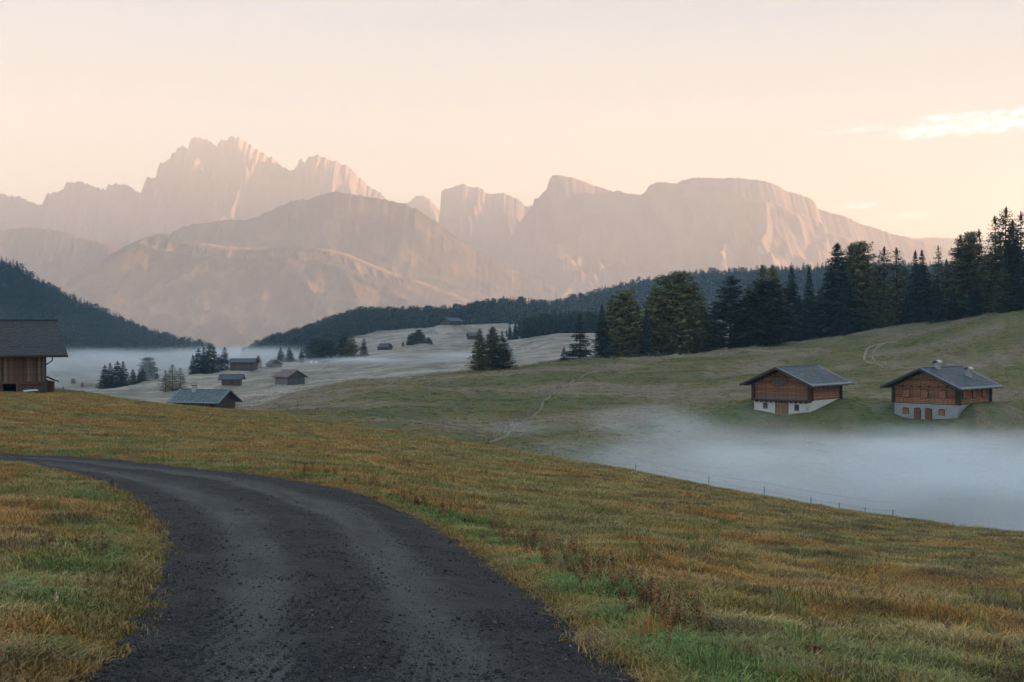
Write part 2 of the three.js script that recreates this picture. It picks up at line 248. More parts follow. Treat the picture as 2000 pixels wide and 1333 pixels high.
// ---------------------------------------------------------------- gravel road
function buildRoad() {
  const gravelMap = dataTexture(1024, (u, v) => { const a = tile(u, v, 130, 3, 2), b = tile(u, v, 30, 3, 6), s = 0.85 + 0.85 * a + 0.3 * b; return [s, s, s]; }, false);
  const gravelBump = dataTexture(1024, (u, v) => { const s = 0.5 + 0.6 * tile(u, v, 120, 3, 2) + 0.2 * tile(u, v, 30, 2, 6); return [s, s, s]; }, false);
  const NU = 56;
  const at = (i, j) => {
    const u = lerp(-0.11, 1.11, i / (NU - 1)), l = roadL[j], r = roadR[j], w = Math.hypot(r.x - l.x, r.z - l.z);
    const wob = 0.09 * fbm(roadLen[j] * 1.3, 3, 3) / w * (u < 0.5 ? 1 - 2 * u : -(2 * u - 1)), x = lerp(l.x, r.x, u + wob), z = lerp(l.z, r.z, u + wob);
    const e = Math.min(u, 1 - u) * w, rut = Math.exp(-(((u - 0.26) / 0.1) ** 2)) + Math.exp(-(((u - 0.68) / 0.1) ** 2));
    return [x, roadBase(x, z) + 0.0 - 0.035 * rut - 0.1 * smooth(-0.16, -0.34, e) + 0.02 * fbm(x * 3, z * 3, 3) * (1 - 0.7 * rut), z];
  };
  const g = gridGeometry(NU, ROADN + 1, at, 1 / 2.2, (x, y, z, ny, q) => {
    const i = q % NU, j = (q / NU) | 0, u = lerp(-0.11, 1.11, i / (NU - 1)), L = roadLen[j], n = fbm(L * 0.25, u * 6, 4), f = fbm(x * 2.2, z * 2.2, 3);
    const track = clamp(Math.exp(-(((u - 0.26 - 0.03 * n) / 0.1) ** 4)) + Math.exp(-(((u - 0.68 + 0.03 * n) / 0.115) ** 4)));
    const dust = clamp(track * (0.85 + 0.8 * n) + 0.3 * f);
    let c = mix3([0.008, 0.0078, 0.0075], [0.075, 0.078, 0.068], dust);
    c = mix3(c, [0.03, 0.025, 0.022], 0.6 * smooth(0.1, 0.4, fbm(L * 0.5 + 30, u * 4, 3)) * (1 - track));
    return c;
  });
  structure('gravel_road', g, new THREE.MeshStandardMaterial({ vertexColors: true, map: gravelMap, bumpMap: gravelBump, bumpScale: 0.03, roughness: 0.9, side: THREE.DoubleSide }));
}

// ---------------------------------------------------------------- mountains
function polyline(pts) { return (x) => { if (x <= pts[0][0]) return pts[0][1]; for (let i = 1; i < pts.length; i++) if (x <= pts[i][0]) { const [x0, y0] = pts[i - 1], [x1, y1] = pts[i]; return y0 + (y1 - y0) * (x - x0) / Math.max(1e-6, x1 - x0); } return pts[pts.length - 1][1]; }; }
const mountainMat = new THREE.MeshStandardMaterial({ vertexColors: true, roughness: 1 });
const mountainSurface = {};
// skyline in pixels at distance D; front = how far its foot reaches towards the viewer, back = how far it falls away behind
function mountain(name, D, pts, { front, back, step = 2, rows = 70, base = -120, jag = 1, gully = 1, steep = 0.35, scale = 500, colour, shelf, wall = false, woods = 0 }) {
  const line = polyline(pts), px0 = pts[0][0], px1 = pts[pts.length - 1][0], nu = Math.ceil((px1 - px0) / step) + 1, nb = Math.round(rows * 0.25), nv = rows + nb;
  const height = (px, t) => {                      // t: -1 at the foot in front, 0 on the ridge, 1 at the foot behind
    const x = (px - 1000) / F * D, ridge = EYE + (HOR - line(px)) / F * D + jag * 13 * fbm(x / 40, 3.3, 4) + woods * 9 * Math.abs(fbm(x / 14, 7.7, 2)), a = Math.abs(t);
    let s = t < 0 ? lerp(1 - a, Math.pow(1 - a, 1.9), 0.75) : 1 - a * a;
    if (t < 0) { const cliff = smooth(0, 0.06, a) * steep; s = (1 - cliff) * s + cliff * s * (1 - 0.25 * smooth(0.02, 0.2, a)); }
    if (shelf) s = shelf(px, t, s);
    const z = t * (t < 0 ? front : back);
    const g = (ridged(x / scale + 3, z / (scale * 1.5) + D, 5) - 0.45) * gully * (ridge - base) * 0.2 * smooth(0, 0.12, a) * (1 - smooth(0.7, 1, a)) + fbm(x / 140, z / 140, 4) * 45 * gully * smooth(0, 0.05, a);
    return Math.min(base + (ridge - base) * s + g, ridge - (wall ? 0.75 * Math.min(150, a * (t < 0 ? front : back)) : 0) - a * (t < 0 ? front : back) * 0.2);
  };
  const tOf = (j) => j < rows ? -Math.pow(1 - j / rows, 1.25) : (j - rows + 1) / nb;
  const at = (i, j) => { const px = px0 + i * step, t = tOf(j), x = (px - 1000) / F * D; return [x, height(px, t), -(D + (t < 0 ? t * front : t * back))]; };
  const g = gridGeometry(nu, nv, at, 1 / 100, (x, y, z, ny) => colour(x, y, z, ny));
  mountainSurface[name] = { D, height, front, px0, px1 };
  return structure(name, g, mountainMat);
}
const rock = (x, y, z, ny) => { const n = fbm(x / 160, z / 160 + y / 90, 4), v = fbm(x / 70, y / 60, 4); let c = mix3([0.30, 0.25, 0.22], [0.20, 0.18, 0.175], smooth(-0.3, 0.4, n + 0.6 * v)); c = mix3(c, [0.17, 0.125, 0.065], smooth(0.66, 0.86, ny) * smooth(900, 300, y)); return c; };
const wooded = (x, y, z, ny) => { const n = fbm(x / 220, z / 260, 4), f = fbm(x / 45, z / 60, 3); let c = mix3([0.045, 0.05, 0.034], [0.17, 0.125, 0.07], smooth(0.12, 0.36, n + 0.25 * f)); c = mix3(c, [0.27, 0.235, 0.21], 0.8 * smooth(0.66, 0.5, ny) * smooth(-0.05, 0.25, fbm(x / 90, y / 70, 3))); return c; };
function buildMountains() {
  mountain('mountain_massif', 8000, [[-420, 372], [-300, 362], [-150, 372], [0, 378], [35, 383], [60, 392], [75, 398], [88, 400], [89, 390], [91, 379], [100, 378], [104, 372], [112, 376], [113, 370], [127, 373], [128, 360], [130, 356], [140, 355], [154, 352], [170, 358], [185, 364], [200, 368], [206, 370], [211, 370], [212, 361], [228, 357], [245, 359], [258, 366], [275, 376], [280, 373], [284, 352], [290, 344], [305, 348], [311, 340], [312, 317], [325, 313], [331, 311], [337, 296], [344, 298], [347, 288], [358, 284], [368, 292], [371, 277], [376, 269], [382, 267], [395, 268], [408, 272], [420, 283], [424, 286], [426, 279], [432, 274], [445, 274], [450, 265], [458, 267], [468, 269], [480, 275], [490, 280], [500, 289], [515, 299], [525, 305], [540, 311], [547, 320], [555, 325], [565, 332], [572, 331], [580, 325], [586, 309], [595, 316], [604, 305], [618, 303], [621, 300], [630, 306], [640, 309], [660, 315], [680, 323], [700, 343], [720, 362], [740, 375], [760, 390], [800, 405], [860, 450], [950, 520]],
    { front: 2300, back: 1500, step: 1.6, rows: 120, jag: 1.3, gully: 0.75, steep: 0.9, scale: 420, wall: true, colour: rock });
  mountain('mountain_dome', 9300, [[720, 440], [770, 396], [800, 391], [812, 379], [825, 377], [840, 386], [855, 402], [880, 430], [950, 480]], { front: 1500, back: 900, rows: 40, jag: 0.5, steep: 0.5, colour: rock });
  mountain('mountain_tower', 8200, [[820, 560], [845, 470], [858, 425], [860, 410], [861, 376], [870, 366], [885, 364], [906, 358], [925, 366], [937, 365], [955, 378], [970, 378], [983, 374], [1000, 383], [1012, 386], [1025, 402], [1036, 401], [1060, 404], [1120, 430], [1200, 480]], { front: 2200, back: 900, rows: 90, jag: 1.2, gully: 0.7, steep: 0.9, scale: 380, wall: true, colour: rock });
  mountain('mountain_table', 7000, [[880, 600], [960, 520], [1010, 440], [1036, 404], [1040, 402], [1043, 387], [1053, 384], [1060, 375], [1067, 370], [1072, 350], [1078, 341], [1090, 340], [1100, 341], [1125, 347], [1160, 360], [1200, 373], [1206, 369], [1225, 376], [1250, 379], [1262, 372], [1266, 362], [1280, 355], [1300, 354], [1318, 358], [1330, 352], [1350, 346], [1370, 345], [1400, 346], [1445, 346], [1495, 352], [1520, 362], [1535, 371], [1560, 378], [1580, 384], [1590, 392], [1596, 406], [1625, 415], [1650, 421], [1680, 435], [1700, 441], [1750, 457], [1800, 468], [1850, 485], [1900, 500], [2000, 530], [2200, 580]],
    { front: 2300, back: 1500, rows: 100, jag: 0.5, gully: 0.5, steep: 0.6, scale: 600, wall: true, colour: rock });
  mountain('mountain_ridge', 9200, [[1600, 520], [1700, 474], [1750, 458], [1770, 459], [1785, 463], [1800, 461], [1820, 460], [1865, 462], [1900, 470], [1960, 474], [2020, 490], [2080, 560]], { front: 1800, back: 900, rows: 36, jag: 0.4, gully: 0.6, colour: rock });
  mountain('mountain_shoulder', 6300, [[-520, 420], [-300, 425], [-100, 440], [0, 447], [60, 441], [120, 448], [180, 468], [230, 480], [260, 487], [300, 503], [350, 530], [420, 580]], { front: 1500, back: 900, rows: 46, jag: 0.5, gully: 0.8, colour: wooded });
  mountain('wooded_mountain', 6000, [[150, 600], [220, 530], [300, 474], [335, 455], [360, 442], [385, 437], [420, 432], [440, 429], [480, 430], [505, 422], [540, 405], [575, 391], [605, 389], [630, 379], [655, 374], [690, 379], [740, 388], [790, 398], [820, 412], [850, 432], [870, 445], [900, 470], [930, 490], [960, 505], [1000, 525], [1050, 545], [1100, 565], [1150, 590], [1250, 640]], { front: 1500, back: 1100, rows: 100, step: 3, jag: 0.6, gully: 0.3, steep: 0.2, scale: 520, woods: 1, colour: wooded });
  mountain('wooded_foothill', 5000, [[-60, 660], [60, 630], [150, 560], [200, 520], [250, 487], [290, 462], [310, 455], [330, 459], [360, 470], [400, 476], [450, 482], [500, 485], [560, 480], [600, 484], [640, 487], [680, 497], [700, 505], [760, 530], [850, 560], [950, 600], [1050, 640], [1150, 670]],
    { front: 1300, back: 800, rows: 100, step: 3, jag: 0.3, gully: 0.35, steep: 0.15, scale: 350, woods: 0.7, colour: (x, y, z, ny) => { const c = wooded(x, y, z, ny), k = smooth(0.8, 0.9, ny) * smooth(-4880, -4990, z); return mix3(c, [0.36, 0.24, 0.11], k * smooth(-0.25, 0.1, fbm(x / 260, 4.4, 3))); }, shelf: (px, t, s) => t < 0 && t > -0.24 ? 1 - 0.1 * smooth(0, 1, -t / 0.24) - 0.05 * smooth(0.02, 0.1, -t) * smooth(-0.3, 0.3, fbm(px / 26 + t * 4, 5.5, 3)) : t < 0 ? 0.9 * Math.pow(1 - (-t - 0.24) / 0.76, 1.5) : s });
  // the mountainside outside the frame, towards the sun: it keeps the pasture in the shade
  const R = rng(5);
  const shade = gridGeometry(90, 40, (i, j) => {
    const u = i / 89, v = j / 39, along = lerp(-2500, 2600, u), across = lerp(-900, 900, v), cx = 2050, cz = -420, dx = 0.25, dz = 0.97;
    const ends = smooth(0, 0.22, u) * smooth(1, 0.75, u), x = cx + dx * along + dz * across, z = cz + dz * along - dx * across;
    return [x, -80 + (ends * 640 + 80) * Math.pow(Math.max(0, Math.cos(across / 900 * Math.PI / 2)), 1.2) + 60 * fbm(x / 300, z / 300, 4), z];
  }, 0.01, wooded);
  structure('mountain_east', shade, mountainMat);
}

// ---------------------------------------------------------------- conifers
class Tris {
  constructor() { this.p = []; this.c = []; }
  tri(a, b, c, col) { this.p.push(a[0], a[1], a[2], b[0], b[1], b[2], c[0], c[1], c[2]); for (let i = 0; i < 3; i++) this.c.push(col[0], col[1], col[2]); }
  geo() { const g = new THREE.BufferGeometry(); g.setAttribute('position', new THREE.Float32BufferAttribute(this.p, 3)); g.setAttribute('color', new THREE.Float32BufferAttribute(this.c, 3)); g.computeVertexNormals(); return g; }
}
const barkMat = new THREE.MeshStandardMaterial({ color: new THREE.Color().setRGB(0.06, 0.047, 0.038), roughness: 1 });
const needleMat = new THREE.MeshStandardMaterial({ vertexColors: true, roughness: 0.9, side: THREE.DoubleSide });
// height H; crown(t) = radius of the crown at the height t (0 foot, 1 tip)
function conifer({ seed, H, crown, spacing, per, rise = 0.1, droop = 0.35, twig = 0.45, fine = 0.3, colours, bare = 0.05, trunkR = 0.2, gaps = 0, hang = 0.5, tufts = 3, upturn = 0.1, fat = 0.28, spread = 0.17 }) {
  const R = rng(seed), T = new Tris(), W = new Tris();
  const bendX = (R() - 0.5) * 0.4, bendZ = (R() - 0.5) * 0.4, axis = (y) => { const t = y / H; return [bendX * t * t, y, bendZ * t * t]; };
  for (let y = bare * H; y < H * 0.985; y += spacing * (0.6 + 0.8 * R()) * (1 - 0.5 * y / H)) {
    const t = y / H, rad = crown(t), n = Math.max(2, Math.round(per * (0.7 + 0.6 * R())));
    for (let k = 0; k < n; k++) {
      if (R() < gaps) continue;
      const a = (k + R()) / n * Math.PI * 2, L = rad * (0.62 + 0.5 * R()) * (1 + 0.16 * n2(a * 1.3 + seed, y * 0.35)), ca = Math.cos(a), sa = Math.sin(a), o = axis(y), up = rise * (0.6 + 0.8 * R()) + (t > 0.85 ? 0.5 : 0), dr = droop * (0.7 + 0.6 * R());
      const P = (s) => [o[0] + ca * L * s, o[1] + L * (up * s - dr * s * s + upturn * s * s * s), o[2] + sa * L * s];
      const steps = Math.max(2, Math.round(L / fine)), col0 = colours[Math.floor(R() * colours.length)], tone = 0.75 + 0.5 * R();
      const tip = P(1), b0 = P(0); T.tri([b0[0] - sa * 0.03, b0[1], b0[2] + ca * 0.03], [b0[0] + sa * 0.03, b0[1] - 0.03, b0[2] - ca * 0.03], tip, [0.03, 0.024, 0.02]);
      for (let s = 0; s <= steps; s++) {
        const u = clamp(Math.pow((s + R() * 0.8) / steps, 0.75), 0.06, 1), p = P(u);
        for (let q = 0; q < tufts; q++) {
          const side = (R() - 0.5) * 2.4, an = a + side, len = (twig * Math.min(1, 0.25 + rad * 0.5) + spread * L) * (0.5 + 0.75 * R()) * (1.15 - 0.55 * u), dy = -hang * (0.2 + R()) * len + (R() - 0.5) * 0.25 * len, w = len * fat * (0.6 + 0.6 * R());
          const dx = Math.cos(an) * len, dz = Math.sin(an) * len, j = [p[0] + (R() - 0.5) * 0.08, p[1] + (R() - 0.5) * 0.14, p[2] + (R() - 0.5) * 0.08], roll = (R() - 0.5) * 1.6, wx = -Math.sin(an) * w * Math.cos(roll), wz = Math.cos(an) * w * Math.cos(roll), wy = w * Math.sin(roll);
          const v = tone * (0.8 + 0.4 * R()), c = [col0[0] * v, col0[1] * v, col0[2] * v];
          T.tri([j[0] + dx * 0.35 - wx, j[1] + dy * 0.3 - wy, j[2] + dz * 0.35 - wz], [j[0] + dx * 0.35 + wx, j[1] + dy * 0.3 + wy, j[2] + dz * 0.35 + wz], [j[0] + dx, j[1] + dy, j[2] + dz], c);
          T.tri([j[0] + dx * 0.35 + wx, j[1] + dy * 0.3 + wy, j[2] + dz * 0.35 + wz], [j[0] + dx * 0.35 - wx, j[1] + dy * 0.3 - wy, j[2] + dz * 0.35 - wz], j, c);
        }
      }
    }
  }
  for (let k = 0; k < 9; k++) { const o = axis(H), a = R() * 6.28, w = 0.012 * H, y0 = H * (0.9 + 0.06 * R()), c0 = colours[0], rr = crown(0.93) * 0.5; T.tri([o[0] + Math.cos(a) * w, y0, o[2] + Math.sin(a) * w], [o[0] - Math.cos(a) * w, y0, o[2] - Math.sin(a) * w], [o[0] + (R() - 0.5) * rr, H * (0.97 + 0.05 * R()), o[2] + (R() - 0.5) * rr], c0); }
  const S = 7, N = 8; // trunk
  for (let j = 0; j < N; j++) for (let i = 0; i < S; i++) {
    const pt = (jj, ii) => { const y = H * (jj / N) - (jj ? 0 : 0.5), o = axis(Math.max(0, y)), r = trunkR * (1 - 0.93 * jj / N) * (jj ? 1 : 1.35), a = ii / S * Math.PI * 2; return [o[0] + Math.cos(a) * r, y, o[2] + Math.sin(a) * r]; };
    const c = [1, 1, 1]; W.tri(pt(j, i), pt(j + 1, i), pt(j, i + 1), c); W.tri(pt(j, i + 1), pt(j + 1, i), pt(j + 1, i + 1), c);
  }
  return { H, crown: T.geo(), trunk: W.geo() };
}
const SPRUCE = [[0.019, 0.044, 0.037], [0.015, 0.035, 0.031], [0.026, 0.052, 0.038]], PINE = [[0.034, 0.056, 0.032], [0.042, 0.062, 0.032], [0.027, 0.047, 0.032]], LARCH = [[0.14, 0.135, 0.042], [0.112, 0.122, 0.044], [0.165, 0.135, 0.04]], LARCH_SHADY = [[0.083, 0.088, 0.036], [0.07, 0.082, 0.037], [0.1, 0.094, 0.034]], GOLD = [[0.17, 0.125, 0.03], [0.14, 0.11, 0.03]];  // the darker larch set has shade put into its needle colour
const cone = (r, p = 0.9, skirt = 0.12) => (t) => 0.12 + r * Math.pow(Math.max(0, 1 - t), p) * (0.7 + 0.3 * smooth(0, skirt, t));
const dome = (r, low = 0.55) => (t) => 0.15 + r * Math.sqrt(Math.max(0, 1 - Math.pow(clamp((t - 0.32) / 0.68, -1, 1), 2))) * (t < 0.32 ? lerp(low, 1, t / 0.32) : 1);
const spindle = (r) => (t) => 0.15 + r * Math.pow(Math.sin(Math.PI * Math.pow(clamp(0.08 + t * 0.92), 0.62)), 0.8);
const HAZED_NEEDLES = [[0.014, 0.04, 0.041], [0.012, 0.034, 0.037], [0.019, 0.047, 0.043]];  // far needles are painted bluer to carry the haze of distance
const protos = {};
function buildProtos() {
  const hero = {
    spruce: [{ H: 19, crown: cone(3.5, 0.85), spacing: 0.42, per: 7, seed: 101 }, { H: 18, crown: cone(3.0, 0.95), spacing: 0.4, per: 7, seed: 102 }, { H: 19, crown: cone(3.9, 0.75), spacing: 0.42, per: 7, seed: 103 }].map((o) => ({ colours: SPRUCE, droop: 0.42, rise: 0.05, upturn: 0.16, tufts: 3, twig: 0.55, fine: 0.34, ...o })),
    ragged: [{ H: 10, crown: cone(2.1, 0.9), spacing: 0.42, per: 6, seed: 111, colours: SPRUCE, gaps: 0.12, droop: 0.4, rise: 0.12, upturn: 0.28, tufts: 4, twig: 0.42, fine: 0.2, fat: 0.26 }],
    larch: [{ H: 20, crown: dome(4.0), spacing: 0.5, per: 8, seed: 121 }, { H: 20, crown: spindle(3.9), spacing: 0.5, per: 8, seed: 122 }, { H: 20, crown: dome(3.4, 0.7), spacing: 0.5, per: 8, seed: 123 }].map((o) => ({ colours: LARCH, droop: 0.18, rise: 0.22, tufts: 3, twig: 0.5, fine: 0.36, hang: 0.7, fat: 0.24, gaps: 0.05, trunkR: 0.26, ...o })),
    shadylarch: [{ H: 20, crown: spindle(3.6), spacing: 0.5, per: 8, seed: 126, colours: LARCH_SHADY, droop: 0.2, rise: 0.2, tufts: 3, twig: 0.5, fine: 0.36, hang: 0.7, fat: 0.24, gaps: 0.08, trunkR: 0.26 }, { H: 20, crown: cone(4.2, 0.7), spacing: 0.5, per: 8, seed: 127, colours: LARCH_SHADY, droop: 0.22, rise: 0.2, tufts: 3, twig: 0.5, fine: 0.36, hang: 0.7, fat: 0.24, gaps: 0.08, trunkR: 0.26 }],
    airy: [{ H: 22, crown: spindle(3.3), seed: 131 }, { H: 22, crown: cone(3.4, 0.65), seed: 132 }].map((o) => ({ colours: LARCH_SHADY, spacing: 0.62, per: 6, droop: 0.3, rise: 0.2, tufts: 3, twig: 0.4, fine: 0.4, hang: 0.9, fat: 0.22, gaps: 0.28, trunkR: 0.28, ...o })),
    pine: [{ H: 17, crown: dome(4.2, 0.8), spacing: 0.45, per: 8, seed: 141 }, { H: 17, crown: cone(4.6, 0.6), spacing: 0.5, per: 7, seed: 142, gaps: 0.14 }].map((o) => ({ colours: PINE, droop: 0.28, rise: 0.15, upturn: 0.3, tufts: 3, twig: 0.5, fine: 0.34, hang: 0.2, fat: 0.34, trunkR: 0.3, ...o })),
  };
  const mid = {
    midspruce: [{ crown: cone(3.3, 0.85), seed: 201 }, { crown: cone(2.8, 0.8), seed: 202 }].map((o) => ({ H: 17, colours: SPRUCE, spacing: 0.75, per: 6, droop: 0.42, rise: 0.05, tufts: 3, twig: 0.7, fine: 0.55, spread: 0.27, fat: 0.34, ...o })),
    midpine: [{ crown: dome(4.2, 0.8), seed: 211 }].map((o) => ({ H: 17, colours: PINE, spacing: 0.75, per: 7, droop: 0.25, tufts: 3, twig: 0.7, fine: 0.65, spread: 0.25, fat: 0.34, ...o })),
    midlarch: [{ crown: spindle(3.4), seed: 221 }].map((o) => ({ H: 17, colours: GOLD, spacing: 0.75, per: 7, droop: 0.15, rise: 0.25, tufts: 3, twig: 0.7, fine: 0.65, spread: 0.24, fat: 0.3, ...o })),
    lightlarch: [{ crown: cone(3.0, 0.7), seed: 225 }].map((o) => ({ H: 17, colours: LARCH, spacing: 0.8, per: 6, droop: 0.2, rise: 0.25, tufts: 2, twig: 0.7, fine: 0.6, spread: 0.2, gaps: 0.15, fat: 0.28, ...o })),
    darklarch: [{ crown: spindle(3.9), seed: 222 }].map((o) => ({ H: 17, colours: LARCH_SHADY, spacing: 0.7, per: 7, droop: 0.2, rise: 0.25, tufts: 3, twig: 0.7, fine: 0.6, spread: 0.24, fat: 0.3, gaps: 0.1, ...o })),
  };
  const far = {
    farspruce: [{ crown: cone(2.9, 0.85), seed: 301 }, { crown: cone(2.4, 0.9), seed: 302 }, { crown: cone(3.4, 0.75), seed: 303 }].map((o) => ({ H: 17, colours: HAZED_NEEDLES, spacing: 1.05, per: 6, droop: 0.4, rise: 0.05, tufts: 2, twig: 0.9, fine: 0.9, fat: 0.34, spread: 0.27, ...o })),
    farpine: [{ crown: dome(3.8, 0.8), seed: 311 }, { crown: dome(3.2, 0.6), seed: 312 }].map((o) => ({ H: 15, colours: HAZED_NEEDLES, spacing: 1.3, per: 6, droop: 0.25, tufts: 2, twig: 0.9, fine: 1.1, fat: 0.34, spread: 0.26, ...o })),
  };
  for (const set of [hero, mid, far]) for (const k in set) protos[k] = set[k].map(conifer);
}
function tree(name, kind, variant, x, z, H, label, group, { wide = 1, turn, sink = 0.15 } = {}) {
  const p = protos[kind][variant % protos[kind].length], t = thing(name, label, 'tree', group), s = H / p.H, R = rng(Math.abs(x * 131 + z * 37 + variant) | 0);
  mesh('trunk', p.trunk, barkMat, t); mesh('crown', p.crown, needleMat, t);
  t.position.set(x, land(x, z) - sink, z); t.scale.set(s * wide, s, s * wide); t.rotation.y = turn ?? R() * 6.28;
  return t;
}
// a tree whose foot stands at distance d on the column px, and whose tip reaches the row top
function treeAt(name, kind, variant, px, top, d, label, group, o) { const [x, z] = atDepth(px, d), H = Math.max(1.2, EYE + (HOR - top) / F * d - land(x, z)); return tree(name, kind, variant, x, z, H, label, group, o); }
const FILL = ['dusky larch half hidden between rounded larch and small dark spruce', 'olive larch half hidden behind the tallest rust tinged larch', 'dusky larch seen through the gap left of the open pine', 'spruce half hidden behind the open pine', 'dusky larch half hidden behind the spruce with stepped tip', 'spruce half hidden left behind the tall broad spruce', 'dusky larch half hidden between the two tall green larches', 'spruce half hidden behind the left thin topped larch', 'dusky larch half hidden behind the right thin topped larch', 'dusky larch half hidden behind the twin spruces', 'spruce half hidden right of the thin spire larch', 'dusky larch half hidden between two dense green larches', 'spruce half hidden behind the thin pointed larch', 'dusky larch half hidden left behind the tallest open larch', 'dusky larch half hidden behind the dark full spruce'];
function buildCrestTrees() {
  const crest = (px) => polyline([[1000, 262], [1100, 271], [1250, 284], [1500, 298], [1750, 293], [2000, 262], [2100, 258]])(px);
  const rows = [
    ['spruce_tree', 'ragged', 0, 1101, 675, 0, 'small young spruce standing left of the ragged lone spruce', 1.1],
    ['spruce_tree', 'ragged', 0, 1133, 612, 1, 'lone ragged spruce with open whorls, left of the larch grove', 1],
    ['spruce_tree', 'spruce', 1, 1176, 594, 2, 'dark spruce at the left end of the larch grove', 1.0],
    ['larch_tree', 'larch', 1, 1195, 578, 12, 'slim olive larch behind the dark spruce at the grove end', 0.8],
    ['larch_tree', 'larch', 2, 1220, 566, 6, 'rounded olive larch, leftmost full crown of the grove', 1.05],
    ['spruce_tree', 'spruce', 1, 1262, 600, 0, 'small dark spruce between the rounded larch and the broad larches', 0.75],
    ['larch_tree', 'larch', 1, 1280, 556, 8, 'olive larch at the left shoulder of the broadest crown mass', 0.95],
    ['larch_tree', 'larch', 0, 1306, 538, 14, 'tall olive larch left of centre in the broadest crown mass', 0.9],
    ['larch_tree', 'larch', 2, 1329, 529, 4, 'tallest rust tinged larch of the broadest crown mass', 1.0],
    ['larch_tree', 'larch', 1, 1357, 548, 10, 'rust tinged larch at the right shoulder of the broadest mass', 1.0],
    ['larch_tree', 'shadylarch', 1, 1376, 600, 2, 'low spreading larch at the right foot of the broadest mass', 0.9],
    ['pine_tree', 'pine', 1, 1427, 537, -2, 'open pine with a visible trunk and gaps in its skirt', 1.12],
    ['larch_tree', 'shadylarch', 0, 1463, 556, 10, 'narrow dusky larch between the open pine and dense dark pine', 0.8],
    ['pine_tree', 'pine', 0, 1497, 548, -9, 'dense dark rounded pine standing forward of the grove', 1.12],
    ['larch_tree', 'shadylarch', 1, 1487, 516, 8, 'olive pointed larch rising behind the dense dark pine, left tip', 0.75],
    ['larch_tree', 'larch', 1, 1509, 517, 12, 'olive pointed larch rising behind the dense dark pine, right tip', 0.75],
    ['spruce_tree', 'spruce', 0, 1546, 520, 10, 'dark spruce with stepped tip right of the dense dark pine', 0.8],
    ['spruce_tree', 'spruce', 1, 1581, 520, 4, 'narrow pointed spruce, second right of the dense dark pine', 0.75],
    ['spruce_tree', 'spruce', 2, 1562, 575, 0, 'low dark spruce filling the gap under two pointed spruces', 0.95],
    ['larch_tree', 'shadylarch', 0, 1604, 560, 10, 'dusky low larch left of the tall broad spruce', 0.9],
    ['spruce_tree', 'spruce', 2, 1637, 473, 4, 'tall broad spruce with a jagged left edge', 1.0],
    ['larch_tree', 'larch', 1, 1662, 473, 12, 'tall green larch touching the broad spruce, left of a pair', 0.72],
    ['larch_tree', 'larch', 2, 1682, 471, 9, 'tall green larch, right of the pair beside the broad spruce', 0.8],
    ['spruce_tree', 'spruce', 1, 1650, 560, -2, 'low dark spruce in front of the two tall green larches', 1.1],
    ['larch_tree', 'shadylarch', 0, 1703, 545, 4, 'dusky larch left of the two thin-topped brownish larches', 0.85],
    ['larch_tree', 'airy', 0, 1727, 480, 8, 'thin topped brownish larch, left of the airy pair', 1.0],
    ['larch_tree', 'airy', 1, 1752, 482, 6, 'thin topped brownish larch, right of the airy pair', 1.0],
    ['larch_tree', 'shadylarch', 1, 1735, 560, 0, 'low dusky larch beneath the airy brownish pair', 1.0],
    ['spruce_tree', 'spruce', 1, 1788, 488, 5, 'slender dark spruce, left tip of the close twin', 0.8],
    ['spruce_tree', 'spruce', 0, 1801, 486, 3, 'slender dark spruce, right tip of the close twin', 0.72],
    ['spruce_tree', 'spruce', 2, 1828, 545, -1, 'low dark spruce right of the twin spruces', 0.85],
    ['larch_tree', 'airy', 0, 1834, 478, 7, 'thin spire larch right of the twin spruces', 0.55],
    ['larch_tree', 'shadylarch', 1, 1874, 458, 6, 'dense green larch at the start of the right-hand block', 0.95],
    ['larch_tree', 'larch', 2, 1896, 452, 10, 'dense green larch just behind the start of the right-hand block', 0.7],
    ['larch_tree', 'airy', 1, 1913, 446, 8, 'thin pointed larch below the tallest open larches', 0.75],
    ['spruce_tree', 'spruce', 1, 1862, 560, 0, 'low dark spruce under the dense green larch', 1.0],
    ['larch_tree', 'shadylarch', 0, 1935, 490, 4, 'dusky larch filling below the tallest open larches', 0.9],
    ['larch_tree', 'airy', 1, 1944, 420, 7, 'tall open larch with bare gaps, left of the tallest', 0.85],
    ['larch_tree', 'airy', 0, 1964, 402, 9, 'tallest open larch with its trunk showing against the sky', 0.95],
    ['spruce_tree', 'spruce', 0, 1980, 427, 4, 'dark full spruce beside the tallest open larch', 0.85],
    ['larch_tree', 'airy', 1, 1994, 412, 8, 'open larch cut by the right edge of the view', 0.9],
    ['larch_tree', 'shadylarch', 1, 1962, 520, -1, 'low dusky larch at the foot of the tallest open larch', 1.1],
    ['spruce_tree', 'spruce', 2, 1995, 510, -2, 'low dark spruce at the right edge of the grove', 1.0],
    ['spruce_tree', 'spruce', 1, 1905, 545, 0, 'low dark spruce under the thin pointed larch', 0.95],
    ['spruce_tree', 'spruce', 1, 1770, 570, 2, 'low dark spruce between airy pair and twin spruces', 0.9],
  ];
  [[1240, 590, 'darkl'], [1345, 575, 'l'], [1395, 600, 'darkl'], [1445, 590, 's'], [1530, 560, 'darkl'], [1618, 530, 's'], [1672, 540, 'darkl'], [1712, 520, 's'], [1765, 520, 'darkl'], [1815, 530, 'darkl'], [1848, 505, 's'], [1885, 500, 'darkl'], [1925, 500, 's'], [1952, 480, 'darkl'], [1985, 480, 'darkl']].forEach(([px, top, k], i) => rows.push([k === 's' ? 'spruce_tree' : 'larch_tree', k === 's' ? 'spruce' : k === 'l' ? 'larch' : 'shadylarch', i, px, top, 18 + (i % 3) * 4, FILL[i], 1.0]));
  const grp = 'trees of the grove along the pasture crest';
